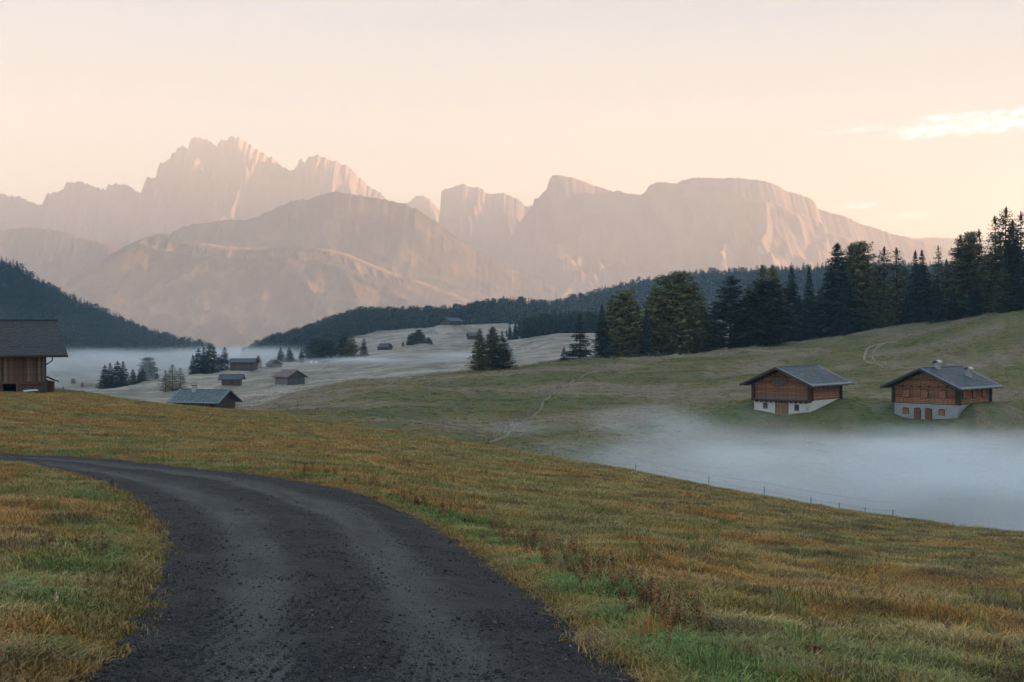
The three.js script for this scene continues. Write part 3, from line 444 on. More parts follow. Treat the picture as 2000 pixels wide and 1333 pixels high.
  rows.forEach(([n, k, v, px, top, dd, label, wide], i) => treeAt(n, k, v, px, top, crest(px) + dd, label, grp, { wide: wide * (k === 'airy' ? 1.6 : 1.4), turn: i * 2.399 }));
  for (const [px, top, v, dd] of [[2030, 430, 0, 4], [2060, 440, 1, 6], [2095, 430, 0, 2], [2130, 440, 1, 6]]) treeAt('larch_tree', v ? 'shadylarch' : 'airy', v, px, top, 258 + dd, 'larch of the grove standing beyond the right edge of view', 'grove trees past the view edge', { wide: 0.9 });
  const cl = 'three trees on the grassy crest';
  treeAt('larch_tree', 'shadylarch', 1, 936, 641, 254, 'broad brownish larch, left of the three trees on the crest', cl, { wide: 1.35 });
  treeAt('larch_tree', 'shadylarch', 0, 962, 636, 255, 'taller dusky larch, middle of the three trees on the crest', cl, { wide: 1.5 });
  treeAt('pine_tree', 'pine', 1, 983, 660, 252, 'low dark pine, right of the three trees on the crest', cl, { wide: 1.7 });
}
function buildMidTrees() {
  const g1 = 'trees on the frosty meadow', rows = [
    ['larch_tree', 'lightlarch', 323, 722, 340, 'brownish larch, left stem of the triple clump on frosty meadow', 1.1], ['larch_tree', 'lightlarch', 336, 711, 345, 'brownish larch, middle stem of the triple clump on frosty meadow', 1.3], ['larch_tree', 'lightlarch', 351, 718, 342, 'brownish larch, right stem of the triple clump on frosty meadow', 1.2],
    ['spruce_tree', 'midspruce', 377, 692, 452, 'dark spruce, leftmost of the tight clump above the brownish larches', 1.0], ['spruce_tree', 'midspruce', 387, 679, 455, 'dark spruce, second in the tight clump above the brownish larches', 1.0], ['spruce_tree', 'midspruce', 398, 677, 452, 'dark spruce, third in the tight clump above the brownish larches', 1.0], ['larch_tree', 'darklarch', 412, 674, 458, 'olive larch at the right of the tight dark spruce clump', 1.0], ['spruce_tree', 'midspruce', 437, 677, 450, 'single dark spruce right of the tight clump', 1.25],
    ['spruce_tree', 'midspruce', 460, 712, 445, 'tiny spruce left of the log cabin in the mist, nearer spruce clump', 1], ['spruce_tree', 'midspruce', 468, 711, 442, 'tiny spruce touching the log cabin in the mist', 1.1], ['spruce_tree', 'midspruce', 504, 693, 470, 'spruce tip rising above the ridge of the misty log cabin', 1.3],
    ['spruce_tree', 'midspruce', 548, 677, 500, 'dark spruce behind the low hut, left of a pair', 1.25], ['spruce_tree', 'midspruce', 565, 677, 495, 'dark spruce behind the low hut, right of a pair', 1.3], ['spruce_tree', 'midspruce', 588, 680, 510, 'narrow dark spruce between the low hut and white cabin', 1.1],
    ['pine_tree', 'midpine', 606, 670, 520, 'rounded dark pine left behind the white cabin', 1.0], ['pine_tree', 'midpine', 619, 660, 515, 'tall rounded dark pine behind the white cabin', 0.9], ['pine_tree', 'midpine', 637, 662, 500, 'large rounded dark pine right of the white cabin', 1.25],
    ['pine_tree', 'midpine', 671, 655, 525, 'dark pine left of the golden larch', 0.95], ['larch_tree', 'midlarch', 686, 655, 515, 'golden larch between two dark conifers', 0.95], ['spruce_tree', 'midspruce', 710, 660, 520, 'dark spruce right of the golden larch', 1.15],
    ['spruce_tree', 'midspruce', 589, 708, 480, 'tiny spruce in front of the white cabin, to its left', 1.4], ['spruce_tree', 'midspruce', 632, 710, 478, 'tiny spruce right of the white cabin, left of two', 1.7], ['spruce_tree', 'midspruce', 641, 711, 476, 'tiny spruce right of the white cabin, right of two', 1.5],
    ['spruce_tree', 'midspruce', 738, 685, 560, 'tiny spruce left of the hillside hut', 1.7], ['spruce_tree', 'midspruce', 745, 682, 562, 'tiny spruce touching the hillside hut', 1.7],
    ['spruce_tree', 'midspruce', 787, 665, 585, 'small spruce left of the hillside thicket', 1.3], ['spruce_tree', 'midspruce', 799, 652, 590, 'spruce, leftmost of the hillside thicket', 1.2], ['pine_tree', 'midpine', 808, 650, 592, 'pine, second of the hillside thicket', 1.1], ['pine_tree', 'midpine', 818, 644, 595, 'tallest pine of the hillside thicket', 1.0], ['spruce_tree', 'midspruce', 828, 650, 590, 'spruce right of the tallest pine in the hillside thicket', 1.2], ['pine_tree', 'midpine', 837, 659, 585, 'low pine at the right end of the hillside thicket', 1.2], ['spruce_tree', 'midspruce', 843, 665, 580, 'tiny spruce ending the hillside thicket', 1.5],
    ['spruce_tree', 'midspruce', 204, 712, 400, 'dark spruce, left of the dark clump in the mist', 1.1], ['spruce_tree', 'midspruce', 215, 708, 405, 'dark spruce, second of the dark clump in the mist', 1.0], ['spruce_tree', 'midspruce', 229, 704, 400, 'tallest dark spruce of the clump in the mist', 1.2], ['spruce_tree', 'midspruce', 240, 705, 403, 'dark spruce, right of the tallest in the misty clump', 1.1], ['spruce_tree', 'midspruce', 259, 720, 420, 'small spruce beside the misty clump, left of three', 1.2], ['spruce_tree', 'midspruce', 271, 722, 430, 'small spruce beside the misty clump, middle of three', 1.0], ['spruce_tree', 'midspruce', 278, 719, 435, 'small spruce beside the misty clump, right of three', 1.2], ['spruce_tree', 'midspruce', 261, 752, 395, 'tiny spruce at the foot of the dark misty clump', 1.3],
    ['pine_tree', 'midpine', 288, 698, 540, 'pale tall pine fading in the mist behind the knoll', 1.0], ['spruce_tree', 'midspruce', 306, 726, 520, 'tiny pale spruce beside the fading tall pine', 1.2],
    ['spruce_tree', 'midspruce', 122, 753, 520, 'small pale spruce right of the barn lean-to, in mist', 1.2], ['pine_tree', 'midpine', 142, 739, 600, 'pale rounded pine dissolving in the mist', 1.1], ['spruce_tree', 'midspruce', 160, 746, 560, 'pale spruce right of the dissolving pine', 1.2], ['spruce_tree', 'midspruce', 187, 752, 540, 'thin pale spruce left of the dark misty clump', 0.8],
  ];
  rows.forEach(([n, k, px, top, d, label, wide], i) => treeAt(n, k, i, px, top, d, label, g1, { wide: wide * 1.6, turn: i * 2.1 }));
  // the loose wood behind the hill crest, left of the grove
  const R = rng(77);
  for (let i = 0; i < 46; i++) { const px = 978 + 205 * Math.pow(i / 46, 0.9) + R() * 6, d = 575 + R() * 60, top = lerp(636, 606, clamp((px - 978) / 100)) + 12 * (R() - 0.3) + (px < 1012 ? 4 : 0); treeAt(R() < 0.6 ? 'spruce_tree' : 'pine_tree', R() < 0.6 ? 'midspruce' : 'midpine', i, px, top, d, 'conifer in the loose wood beyond the frosty meadow', 'conifers of the loose wood', { wide: 1.2 }); }
  const top = polyline([[470, 690], [480, 681], [500, 669], [520, 664], [535, 655], [550, 652], [570, 648], [590, 640], [610, 629], [640, 622], [660, 612], [680, 606], [700, 602], [720, 598], [740, 602], [760, 602], [775, 606], [790, 612], [800, 606], [815, 598], [830, 602], [845, 608], [860, 598], [885, 600], [905, 597], [930, 590], [950, 586], [970, 583], [985, 581], [1000, 584], [1018, 578], [1032, 582], [1052, 580], [1075, 592], [1100, 580]]);
  for (let i = 0; i < 120; i++) {
    const px = 474 + 596 * (i / 120) + (R() - 0.5) * 5, d = lerp(835, 800, clamp((px - 480) / 500)) + R() * 50, pine = R() < 0.42, y = top(px) + (R() < 0.25 ? R() * 16 : R() * 5) - 1;
    treeAt(pine ? 'pine_tree' : 'spruce_tree', pine ? 'farpine' : 'farspruce', i, px, y, d, 'haze tinted conifer of the treeline above the upper meadow', 'conifers of the far treeline', { wide: 1.05 });
  }
}
function buildForests() {
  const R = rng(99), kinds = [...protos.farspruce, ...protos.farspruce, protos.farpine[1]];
  const skyline = polyline([[-700, 415], [-300, 455], [0, 500], [30, 512], [60, 535], [130, 572], [200, 604], [300, 645], [350, 660], [400, 670], [425, 683], [482, 684], [500, 669], [535, 656], [590, 641], [640, 622], [700, 603], [760, 603], [830, 602], [900, 598], [985, 583], [1050, 590], [1080, 592], [1120, 578], [1150, 574], [1200, 557], [1260, 540], [1300, 529], [1350, 521], [1420, 519], [1440, 525], [1480, 523], [1600, 511], [1700, 504], [1760, 511], [1830, 505], [2000, 499], [2400, 490]]);
  const forest = (name, label, test, n, box) => {
    const lists = kinds.map(() => []);
    for (let i = 0; i < n; i++) {
      const d = lerp(box[2], box[3], R()), px = lerp(box[0], box[1], R()), k = Math.floor(R() * kinds.length), [x, z] = atDepth(px, d), most = EYE + (HOR - skyline(px) - 19 * R() + 7) / F * d - land(x, z), h = Math.min(14 + 11 * R(), most);
      if (h < 9 || !test(px, d, x, z)) continue;
      lists[k].push(new THREE.Matrix4().compose(new THREE.Vector3(x, land(x, z) - 0.3, z), new THREE.Quaternion().setFromAxisAngle(new THREE.Vector3(0, 1, 0), R() * 6.28), new THREE.Vector3(h / kinds[k].H * 0.95, h / kinds[k].H, h / kinds[k].H * 0.95)));
    }
    lists.forEach((l, k) => { if (!l.length) return; const m = new THREE.InstancedMesh(kinds[k].crown, needleMat, l.length); l.forEach((x, i) => m.setMatrixAt(i, x)); m.name = numbered(name); m.castShadow = m.receiveShadow = true; m.userData = { kind: 'stuff', label, category: 'forest' }; scene.add(m); });
  };
  forest('hillside_forest', 'dense haze tinted spruce forest covering the slope behind the barn', (px, d) => d > 800 + 0.28 * Math.max(0, px) && (px < 432), 5200, [-700, 440, 790, 1330]);
  forest('ridge_forest', 'haze tinted conifer forest covering the ridge behind the grove', (px, d) => d > lerp(820, 880, clamp((px - 1040) / 300)), 8500, [1040, 2350, 820, 1640]);
  forest('valley_forest', 'dense conifers below the far treeline above the misty meadow', (px, d) => { const lo = polyline([[470, 690], [560, 700], [640, 720], [700, 760], [760, 800], [1070, 860]])(px); return d > lo && d < 1020; }, 2600, [470, 1090, 690, 1020]);
}

// ---------------------------------------------------------------- materials of the buildings
const rgb = (r, g, b) => new THREE.Color().setRGB(r, g, b);
const woodGrain = dataTexture(512, (u, v) => { const s = 0.7 + 0.5 * tile(u * 1, v, 6, 3, 21) + 0.35 * n2(v * 90 + 2 * Math.sin(u * 6.283), 3.1) * 0.6; return [s, s * 0.97, s * 0.94]; }, false);
const wood = (c, rough = 0.85) => new THREE.MeshStandardMaterial({ color: rgb(...c), map: woodGrain, roughness: rough });
const logMats = [[0.4, 0.2, 0.12], [0.34, 0.165, 0.1], [0.46, 0.245, 0.145], [0.3, 0.155, 0.1]].map((c) => wood(c)), darkLog = wood([0.075, 0.052, 0.042]), paleLog = wood([0.26, 0.22, 0.18]);
const plankMats = [[0.1, 0.064, 0.048], [0.15, 0.102, 0.078], [0.06, 0.04, 0.032], [0.2, 0.15, 0.12], [0.115, 0.068, 0.048]].map((c) => wood(c));
const darkPlank = wood([0.068, 0.058, 0.053]), greyPlank = wood([0.1, 0.1, 0.105]), redPlank = wood([0.13, 0.075, 0.065]), doorWood = wood([0.21, 0.1, 0.058]), doorPale = wood([0.33, 0.2, 0.13]), shutterWood = wood([0.42, 0.2, 0.115]);
const plasterMap = dataTexture(256, (u, v) => { const s = 0.86 + 0.18 * tile(u, v, 8, 5, 31); return [s, s, s]; }, false);
const plaster = new THREE.MeshStandardMaterial({ color: rgb(0.6, 0.62, 0.63), map: plasterMap, roughness: 0.95 });
const stoneMap = dataTexture(512, (u, v) => { let best = 9, sec = 9, id = 0; const gx = u * 22, gy = v * 30, ix = Math.floor(gx), iy = Math.floor(gy); for (let a = -1; a <= 1; a++) for (let b = -1; b <= 1; b++) { const cx = (ix + a + 22) % 22, cy = (iy + b + 30) % 30, h = Math.sin(cx * 127.1 + cy * 311.7) * 43758.5453, r1 = h - Math.floor(h), h2 = Math.sin(cx * 269.5 + cy * 183.3) * 43758.5453, r2 = h2 - Math.floor(h2), q = Math.hypot(ix + a + 0.2 + 0.6 * r1 - gx, iy + b + 0.2 + 0.6 * r2 - gy); if (q < best) { sec = best; best = q; id = r1; } else if (q < sec) sec = q; } const m = smooth(0.02, 0.18, sec - best), s = lerp(0.95, 0.45 + 0.5 * id, m); return [s, s, s * 1.02]; }, false);
const stoneWall = new THREE.MeshStandardMaterial({ color: rgb(0.46, 0.49, 0.5), map: stoneMap, bumpMap: stoneMap, bumpScale: -0.03, roughness: 0.95 });
const shingleMats = [[0.07, 0.085, 0.1], [0.095, 0.115, 0.135], [0.05, 0.062, 0.075], [0.12, 0.14, 0.155]].map((c) => new THREE.MeshStandardMaterial({ color: rgb(...c), roughness: 0.75 }));
const roofBlue = new THREE.MeshStandardMaterial({ vertexColors: true, roughness: 0.6 }), roofMetal = new THREE.MeshStandardMaterial({ color: rgb(0.12, 0.155, 0.17), roughness: 0.5, metalness: 0.3 }), roofEdge = new THREE.MeshStandardMaterial({ color: rgb(0.035, 0.045, 0.048), roughness: 0.7 });
const chimneyMat = new THREE.MeshStandardMaterial({ color: rgb(0.34, 0.35, 0.36), map: plasterMap, roughness: 0.95 });
const glassMat = new THREE.MeshPhysicalMaterial({ color: rgb(0.05, 0.06, 0.07), roughness: 0.08, metalness: 0 }), metalMat = new THREE.MeshStandardMaterial({ color: rgb(0.42, 0.42, 0.46), roughness: 0.35, metalness: 0.7 }), zinc = new THREE.MeshStandardMaterial({ color: rgb(0.06, 0.065, 0.07), roughness: 0.5, metalness: 0.4 });
function box(w, h, d, x = 0, y = 0, z = 0, rz = 0, ry = 0, rx = 0) { const g = new THREE.BoxGeometry(w, h, d), u = g.attributes.uv; for (let i = 0; i < u.count; i++) u.setXY(i, u.getX(i) * Math.max(w, d) * 0.35, u.getY(i) * h * 0.7); if (rx) g.rotateX(rx); if (rz) g.rotateZ(rz); if (ry) g.rotateY(ry); g.translate(x, y, z); return g; }
function prism(points, depth, z0 = 0) { const s = new THREE.Shape(points.map((p) => new THREE.Vector2(...p))), g = new THREE.ExtrudeGeometry(s, { depth, bevelEnabled: false }); g.translate(0, 0, z0); return g; }
const logCache = {};
function logGeo(len, r) { const k = len.toFixed(2) + r; if (!logCache[k]) { const g = new THREE.CylinderGeometry(r, r, len, 9); g.rotateZ(Math.PI / 2); g.scale(1, 1.02, 0.8); const u = g.attributes.uv; for (let i = 0; i < u.count; i++) u.setXY(i, u.getY(i) * len * 0.35, u.getX(i) * 0.6); logCache[k] = g; } return logCache[k]; }
// a merged layer of overlapping shingles on one slope: width along the eave, len up the slope
function shingleLayer(seed, width, len, sw, sl, thick, tones, lift = 0) {
  const R = rng(seed), T = new Tris(), rows = Math.round(len / sl);
  const quad = (a, b, c, d, col) => { T.tri(a, b, c, col); T.tri(a, c, d, col); };
  for (let r = 0; r < rows; r++) for (let x = -width / 2 - R() * sw * 0.5; x < width / 2;) {
    const w = sw * (0.7 + 0.6 * R()), x0 = Math.max(-width / 2, x), x1 = Math.min(width / 2, x + w - 0.012); x += w; if (x1 - x0 < 0.05) continue;
    const y0 = r * len / rows - (R() - 0.5) * 0.05, y1 = y0 + len / rows * 1.35, up = thick * (1.1 + 0.9 * R()), c0 = tones[Math.floor(R() * tones.length)], v = 0.8 + 0.4 * R(), c = [c0[0] * v, c0[1] * v, c0[2] * v];
    const A = [x0, lift + up, -y0], B = [x1, lift + up * (0.9 + 0.2 * R()), -y0], C = [x1, lift + 0.004, -y1], D = [x0, lift + 0.004, -y1];
    quad(A, B, C, D, c); quad([x0, lift - 0.01, -y0], [x1, lift - 0.01, -y0], B, A, c);
  }
  return T.geo();
}
// gable roof over a body W wide (across the ridge) and from z = 0 (front) to -L; eaveY at the eave edge, ridgeY on the ridge
function gableRoof(t, { W, L, ovS, ovF, ovB = ovF, eaveY, ridgeY, thick = 0.16, deck, seed, tones, sw = 0.35, sl = 0.4, border = true, barge, edge }) {
  const half = W / 2 + ovS, rise = ridgeY - eaveY, a = Math.atan2(rise, half), len = Math.hypot(half, rise), len2 = L + ovF + ovB, zc = (ovF - ovB - L) / 2;
  for (const s of [1, -1]) {
    const slope = new THREE.Group(); // only used to place the geometry
    slope.position.set(s * half, eaveY, zc); slope.rotation.order = 'YXZ'; slope.rotation.y = s * Math.PI / 2; slope.rotation.x = a; slope.updateMatrix();
    const put = (g) => { g.applyMatrix4(slope.matrix); return g; };
    const roof = mesh('roof', put(box(len2, thick, len, 0, -thick / 2, -len / 2)), deck, t);
    const inset = border ? 0.45 : 0.03;
    const sh = shingleLayer(seed + s, len2 - inset * 2, len - inset - 0.02, sw, sl, 0.022, tones); sh.translate(0, 0.002, -inset); const m = mesh('shingles', put(sh), roofBlue, roof); m.userData.kind = 'stuff';
    if (border) { mesh('eave_flashing', put(box(len2 - 0.04, 0.02, inset, 0, 0.013, -inset / 2)), roofMetal, roof); for (const q of [1, -1]) mesh('verge_flashing', put(box(inset, 0.022, len - inset - 0.02, q * (len2 / 2 - inset / 2), 0.014, -inset - (len - inset) / 2)), roofMetal, roof); }
    for (const q of [1, -1]) mesh('barge_board', put(box(0.05, 0.24, len, q * (len2 / 2 + 0.028), -0.13, -len / 2)), barge, roof);
    mesh('eave_edge', put(box(len2, 0.1, 0.06, 0, -0.07, 0.034)), edge ?? barge, roof);
  }
}
const shingleTones = [[0.034, 0.045, 0.05], [0.052, 0.068, 0.076], [0.026, 0.034, 0.04], [0.07, 0.09, 0.098]];

// ---------------------------------------------------------------- the two log houses
function place(px, d) { const [x, z] = atDepth(px, d); return { x, z, phi: -Math.atan((px - 1000) / F) }; }
function setPad(x, z, turn, W, L, base, rise, flat = 1, reach = 7) { pads.push({ x, z, turn, W, L, base, rise, flat, reach, far: (Math.max(W, L) + L + reach) ** 2 }); }
const HOUSES = [
  { key: 'A', px: 1527, d: 147.5, row: 781.5, W: 7.5, L: 7.9, alpha: 28, wallH: 2.25, ridge: 3.95, eave: 1.82, ovS: 1.05, ovF: 1.55, rise: (u, v) => -1.85 + 0.42 * clamp(Math.abs(u) / 3.75, 0, 1.2) + 1.45 * clamp((v + 0.2) / 7.9, 0, 1.1) },
  { key: 'B', px: 1808, d: 150, row: 789.5, W: 8.3, L: 8.6, alpha: 27, wallH: 2.45, ridge: 4.4, eave: 1.98, ovS: 1.1, ovF: 1.5, rise: (u, v) => -2.2 + 0.75 * Math.pow(clamp(Math.abs(u) / 4.15, 0, 1.1), 1.5) + 1.5 * smooth(0, 3.2, v + Math.max(0, u - 4.15) * 1.2) },
];
for (const h of HOUSES) { const p = place(h.px, h.d); h.x = p.x; h.z = p.z; h.turn = p.phi - h.alpha * Math.PI / 180; h.y = EYE + (HOR - h.row) / F * h.d; setPad(h.x, h.z, h.turn, h.W, h.L, h.y, h.rise, 0.6, 8); houseSpots.push([h.x, h.z - 3, 9]); }
function logHouse(h, label) {
  const t = thing('log_house', label, 'house', 'log houses on the slope'); t.position.set(h.x, h.y, h.z); t.rotation.y = h.turn;
  const { W, L, wallH } = h, r = 0.125, step = 0.235, R = rng(h.key.charCodeAt(0)), slopeT = (h.ridge - h.eave) / (W / 2 + h.ovS);
  const n = Math.floor((h.ridge - (W / 2 + 0.28) * slopeT - 0.3) / step);
  const lm = () => logMats[Math.floor(R() * logMats.length)];
  const base = mesh('base_wall', box(W - 0.1, 4.2, L - 0.1, 0, -2.1 - 0.02, -L / 2), h.key === 'A' ? plaster : stoneWall, t);
  mesh('inner_wall', box(W - 0.5, n * step, L - 0.5, 0, n * step / 2, -L / 2), logMats[1], t);
  for (let i = 0; i < n; i++) {
    const y = 0.12 + i * step;
    for (const z of [-0.12, -L + 0.12]) { const m = mesh('log', logGeo(W + 0.56, r), h.key === 'A' && z > -1 && i < 2 ? paleLog : lm(), t); m.position.set(0, y, z); }
    for (const x of [-W / 2 + 0.12, W / 2 - 0.12]) { const m = mesh('log', logGeo(L + 0.56, r), lm(), t); m.position.set(x, y + step / 2, -L / 2); m.rotation.y = Math.PI / 2; }
  }
  for (let i = 0; i < n; i++) for (const sx of [-1, 1]) for (const z of [0.17, -L - 0.17]) { const y = 0.12 + i * step, a = mesh('log_end', logGeo(0.3, 0.145), darkLog, t); a.position.set(sx * (W / 2 + 0.17), y, z < -1 ? -L + 0.12 : -0.12); const b = mesh('log_end', logGeo(0.3, 0.145), darkLog, t); b.rotation.y = Math.PI / 2; b.position.set(sx * (W / 2 - 0.12), y + step / 2, z); }
  for (let i = n; ; i++) {                                   // the gables
    const y = 0.12 + i * step, halfW = (h.ridge - 0.32 - y - 0.1) / slopeT; if (halfW < 0.35) break;
    const w = Math.min(W + 0.3, halfW * 2);
    for (const z of [-0.12, -L + 0.12]) { const m = mesh('log', logGeo(+w.toFixed(1), r), lm(), t); m.position.set(0, y, z); }
  }
  gableRoof(t, { W, L, ovS: h.ovS, ovF: h.ovF, eaveY: h.eave, ridgeY: h.ridge, thick: 0.14, deck: darkPlank, seed: h.key.charCodeAt(0) * 7, tones: shingleTones, sw: 0.34, sl: 0.36, barge: h.key === 'A' ? darkLog : roofEdge, edge: roofMetal });
  for (const x of [-1, 1]) for (let k = 0; k < 7; k++) { const m = mesh('rafter_end', box(0.9, 0.12, 0.12, 0, 0, 0), darkLog, t); m.position.set(x * (W / 2 + h.ovS - 0.45), h.eave - 0.02, -L * (k + 0.2) / 6.4); m.rotation.z = -x * Math.atan(slopeT); }
  for (const x of [-W / 2 - 0.5, -W / 4, 0, W / 4, W / 2 + 0.5]) { const m = mesh('purlin', logGeo(h.ovF * 2, 0.1), darkLog, t); m.rotation.y = Math.PI / 2; m.position.set(x, h.ridge - 0.3 - Math.abs(x) * slopeT, h.ovF * 0.1); }
  const win = (x, y, z, w, hh, ry, shutter) => {
    const f = mesh('window', box(w + 0.14, hh + 0.14, 0.1), h.key === 'A' ? plaster : darkLog, t); f.position.set(x, y, z); f.rotation.y = ry;
    if (shutter) for (const s of [-1, 1]) { const q = mesh('shutter', box(w / 2 - 0.02, hh, 0.06, s * w / 4, 0, 0.05), shutterWood, f); }
    else { mesh('pane', box(w, hh, 0.04, 0, 0, 0.035), glassMat, f); mesh('glazing_bar', box(0.04, hh, 0.05, 0, 0, 0.045), darkPlank, f); }
    return f;
  };
  if (h.key === 'A') {
    for (const [x, y] of [[-2.15, -0.78], [2.0, -0.86]]) win(x, y, -0.04, 0.62, 0.72, 0, false);
    const door = mesh('door', box(1.72, 1.84, 0.08, 0, 0, 0), darkLog, t); door.position.set(0.02, -1.02, -0.03);
    for (let k = 0; k < 9; k++) mesh('plank', box(0.165, 1.74, 0.05, -0.7 + k * 0.175, -0.02, 0.055), k === 1 || k === 3 || k === 8 ? doorPale : k > 3 && k < 8 ? wood([0.24, 0.15, 0.1]) : doorWood, door);
    mesh('sill_log', logGeo(W + 0.5, 0.11), darkLog, t).position.set(0, -0.1, 0.18);
    for (let k = 0; k < 11; k++) { const m = mesh('joist_end', logGeo(0.5, 0.085), darkLog, t); m.rotation.y = Math.PI / 2; m.position.set(-W / 2 + 0.5 + k * (W - 1) / 10, -0.27, 0.12); }
    const hay = mesh('hay_balcony', prism([[-0.95, 0.62], [-0.95, -0.35], [-0.7, -0.62], [0, -0.55], [0.75, -0.3], [0.95, 0], [0.95, 0.62]], 0.08), wood([0.14, 0.1, 0.085]), t); hay.position.set(-0.15, 2.15, 0.16);
    for (let k = 0; k < 8; k++) { const x = -0.82 + k * 0.235, low = k < 1 ? -0.4 : k < 4 ? -0.52 : lerp(-0.45, 0, (k - 4) / 4); mesh('slat', box(0.07, 0.6 - low, 0.05, x, (0.6 + low) / 2, 0.12), wood([0.27, 0.22, 0.19]), hay); }
    mesh('rail', box(2.0, 0.08, 0.08, 0, 0.6, 0.14), darkLog, hay);
    mesh('meter_box', box(0.28, 0.42, 0.12, 3.3, -0.9, 0.0), metalMat, t);
    mesh('ridge_cap', box(0.3, 0.05, L + 2.8, 0, h.ridge + 0.0, -L / 2), roofMetal, t);
  } else {
    for (const x of [-2.45, -0.1, 2.2]) win(x, 1.22, 0.03, 0.86, 0.92, 0, true);
    for (const z of [-1.6, -4.2, -6.8]) win(W / 2 + 0.03, 1.26, z, 0.86, 0.92, Math.PI / 2, true);
    for (let k = 0; k < 6; k++) { const m = mesh('joist_end', logGeo(0.5, 0.09), darkLog, t); m.rotation.y = Math.PI / 2; m.position.set(-2.9 + k * 1.15, 2.12, 0.12); }
    for (const x of [-1.02, 0.42]) {
      const arch = [[-0.44, 0], [0.44, 0], [0.44, 1.55]]; for (let k = 0; k <= 8; k++) arch.push([0.44 * Math.cos(k / 8 * Math.PI), 1.55 + 0.16 * Math.sin(k / 8 * Math.PI)]);
      const door = mesh('door', prism(arch, 0.07), darkLog, t); door.position.set(x, -2.2, -0.06); for (let k = 0; k < 4; k++) mesh('plank', box(0.18, 1.56, 0.04, -0.285 + k * 0.19, 0.79, 0.085), k % 2 ? doorWood : wood([0.25, 0.12, 0.068]), door);
    }
    for (const x of [-2.55, 2.1]) { const arch = [[-0.4, 0], [0.4, 0], [0.4, 0.62]]; for (let k = 0; k <= 8; k++) arch.push([0.4 * Math.cos(k / 8 * Math.PI), 0.62 + 0.14 * Math.sin(k / 8 * Math.PI)]); const w = mesh('window', prism(arch, 0.07), darkLog, t); w.position.set(x, -1.3, -0.06); for (const s of [-1, 1]) mesh('shutter', box(0.3, 0.58, 0.04, s * 0.16, 0.33, 0.085), shutterWood, w); }
    for (const [x, z, up] of [[0.35, -2.4, 0.95], [2.55, -6.2, 1.1]]) {
      const y0 = h.ridge - x * slopeT, c = mesh('chimney', box(0.62, up + 0.8, 0.62, x, y0 + (up - 0.8) / 2 - 0.25, z), chimneyMat, t);
      const top = y0 + up - 0.65, cap = new THREE.CylinderGeometry(0.46, 0.46, 1.0, 16, 1, true, 0, Math.PI); cap.rotateZ(Math.PI / 2); cap.rotateX(-Math.PI / 2 + Math.PI / 2); cap.rotateY(Math.PI / 2);
      const roofCap = []; for (let k = 0; k <= 10; k++) roofCap.push([0.46 * Math.cos(k / 10 * Math.PI), 0.4 * Math.sin(k / 10 * Math.PI)]); for (let k = 10; k >= 0; k--) roofCap.push([0.43 * Math.cos(k / 10 * Math.PI), 0.37 * Math.sin(k / 10 * Math.PI)]);
      mesh('chimney_cap', prism(roofCap, 1.0).translate(x, top + 0.36, z - 0.5), metalMat, c);
    }
    mesh('ridge_cap', box(0.3, 0.05, L + 2.6, 0, h.ridge + 0.0, -L / 2), roofEdge, t);
  }
  return t;
}

// ---------------------------------------------------------------- the smaller huts in the valley
// px, d: middle of the front wall; alpha: turned so that the right (positive) or left (negative) flank shows
function hut(name, label, { px, d, row, W, L, wallH, ridge, eave, ovS = 0.7, ovF = 0.8, alpha, wall, wallMats, tones, border = false, chimney, along, door, group, base, windows = [], seed = 1, sw = 0.5, sl = 0.45, barge = darkLog }) {
  const p = place(px, d), t = thing(name, label, 'hut', group); t.position.set(p.x, EYE + (HOR - row) / F * d, p.z); t.rotation.y = p.phi - alpha * Math.PI / 180 + (along ? Math.PI / 2 : 0);
  if (base) mesh('base_wall', box(W + 0.06, 2.6, L + 0.06, 0, -1.26, -L / 2), base, t);
  mesh('wall', box(W - 0.12, wallH, L - 0.12, 0, wallH / 2, -L / 2), darkPlank, t);
  const R = rng(seed * 17), pw = Math.max(0.22, W / 26), slopeT = (ridge - eave) / (W / 2 + ovS), pm = wallMats ?? [greyPlank, darkPlank];
  for (const z of [0, -L]) for (let x = -W / 2 + pw / 2; x < W / 2; x += pw) { const hh = Math.max(0.3, ridge - 0.14 - Math.abs(x) * slopeT); mesh('plank', box(pw * 0.94, hh + 0.5, 0.06, x, hh / 2 - 0.25, z), pm[Math.floor(R() * pm.length)], t); }
  for (const x of [-W / 2, W / 2]) for (let z = -pw / 2; z > -L; z -= pw) mesh('plank', box(0.06, wallH + 0.5, pw * 0.94, x, wallH / 2 - 0.25, z), (wall?.[x > 0 ? 'right' : 'left'] ?? pm)[Math.floor(R() * 9) % (wall?.[x > 0 ? 'right' : 'left'] ?? pm).length], t);
  gableRoof(t, { W, L, ovS, ovF, eaveY: eave, ridgeY: ridge, thick: 0.12, deck: darkPlank, seed, tones, sw, sl, border, barge });
  if (door) { const q = mesh('door', box(door[2], door[3], 0.09, door[0], door[3] / 2 + (door[4] ?? 0), 0.04), door[5] ?? darkLog, t); }
  for (const [x, y, z, w, hh, side, m] of windows) { const q = mesh('window', side ? box(0.08, hh, w, x, y, z) : box(w, hh, 0.08, x, y, z), m ?? doorPale, t); mesh('pane', side ? box(0.1, hh * 0.7, w * 0.45, x, y, z) : box(w * 0.45, hh * 0.7, 0.1, x, y, z), glassMat, q); }
  if (chimney) { const c = mesh('chimney', box(0.7, 1.5, 0.7, chimney[0], ridge - Math.abs(chimney[0]) * slopeT + 0.35, chimney[1]), stoneWall, t); mesh('chimney_cap', box(0.9, 0.12, 0.9, chimney[0], ridge - Math.abs(chimney[0]) * slopeT + 1.2, chimney[1]), darkPlank, c); }
  return t;
}
const HUTS = [];
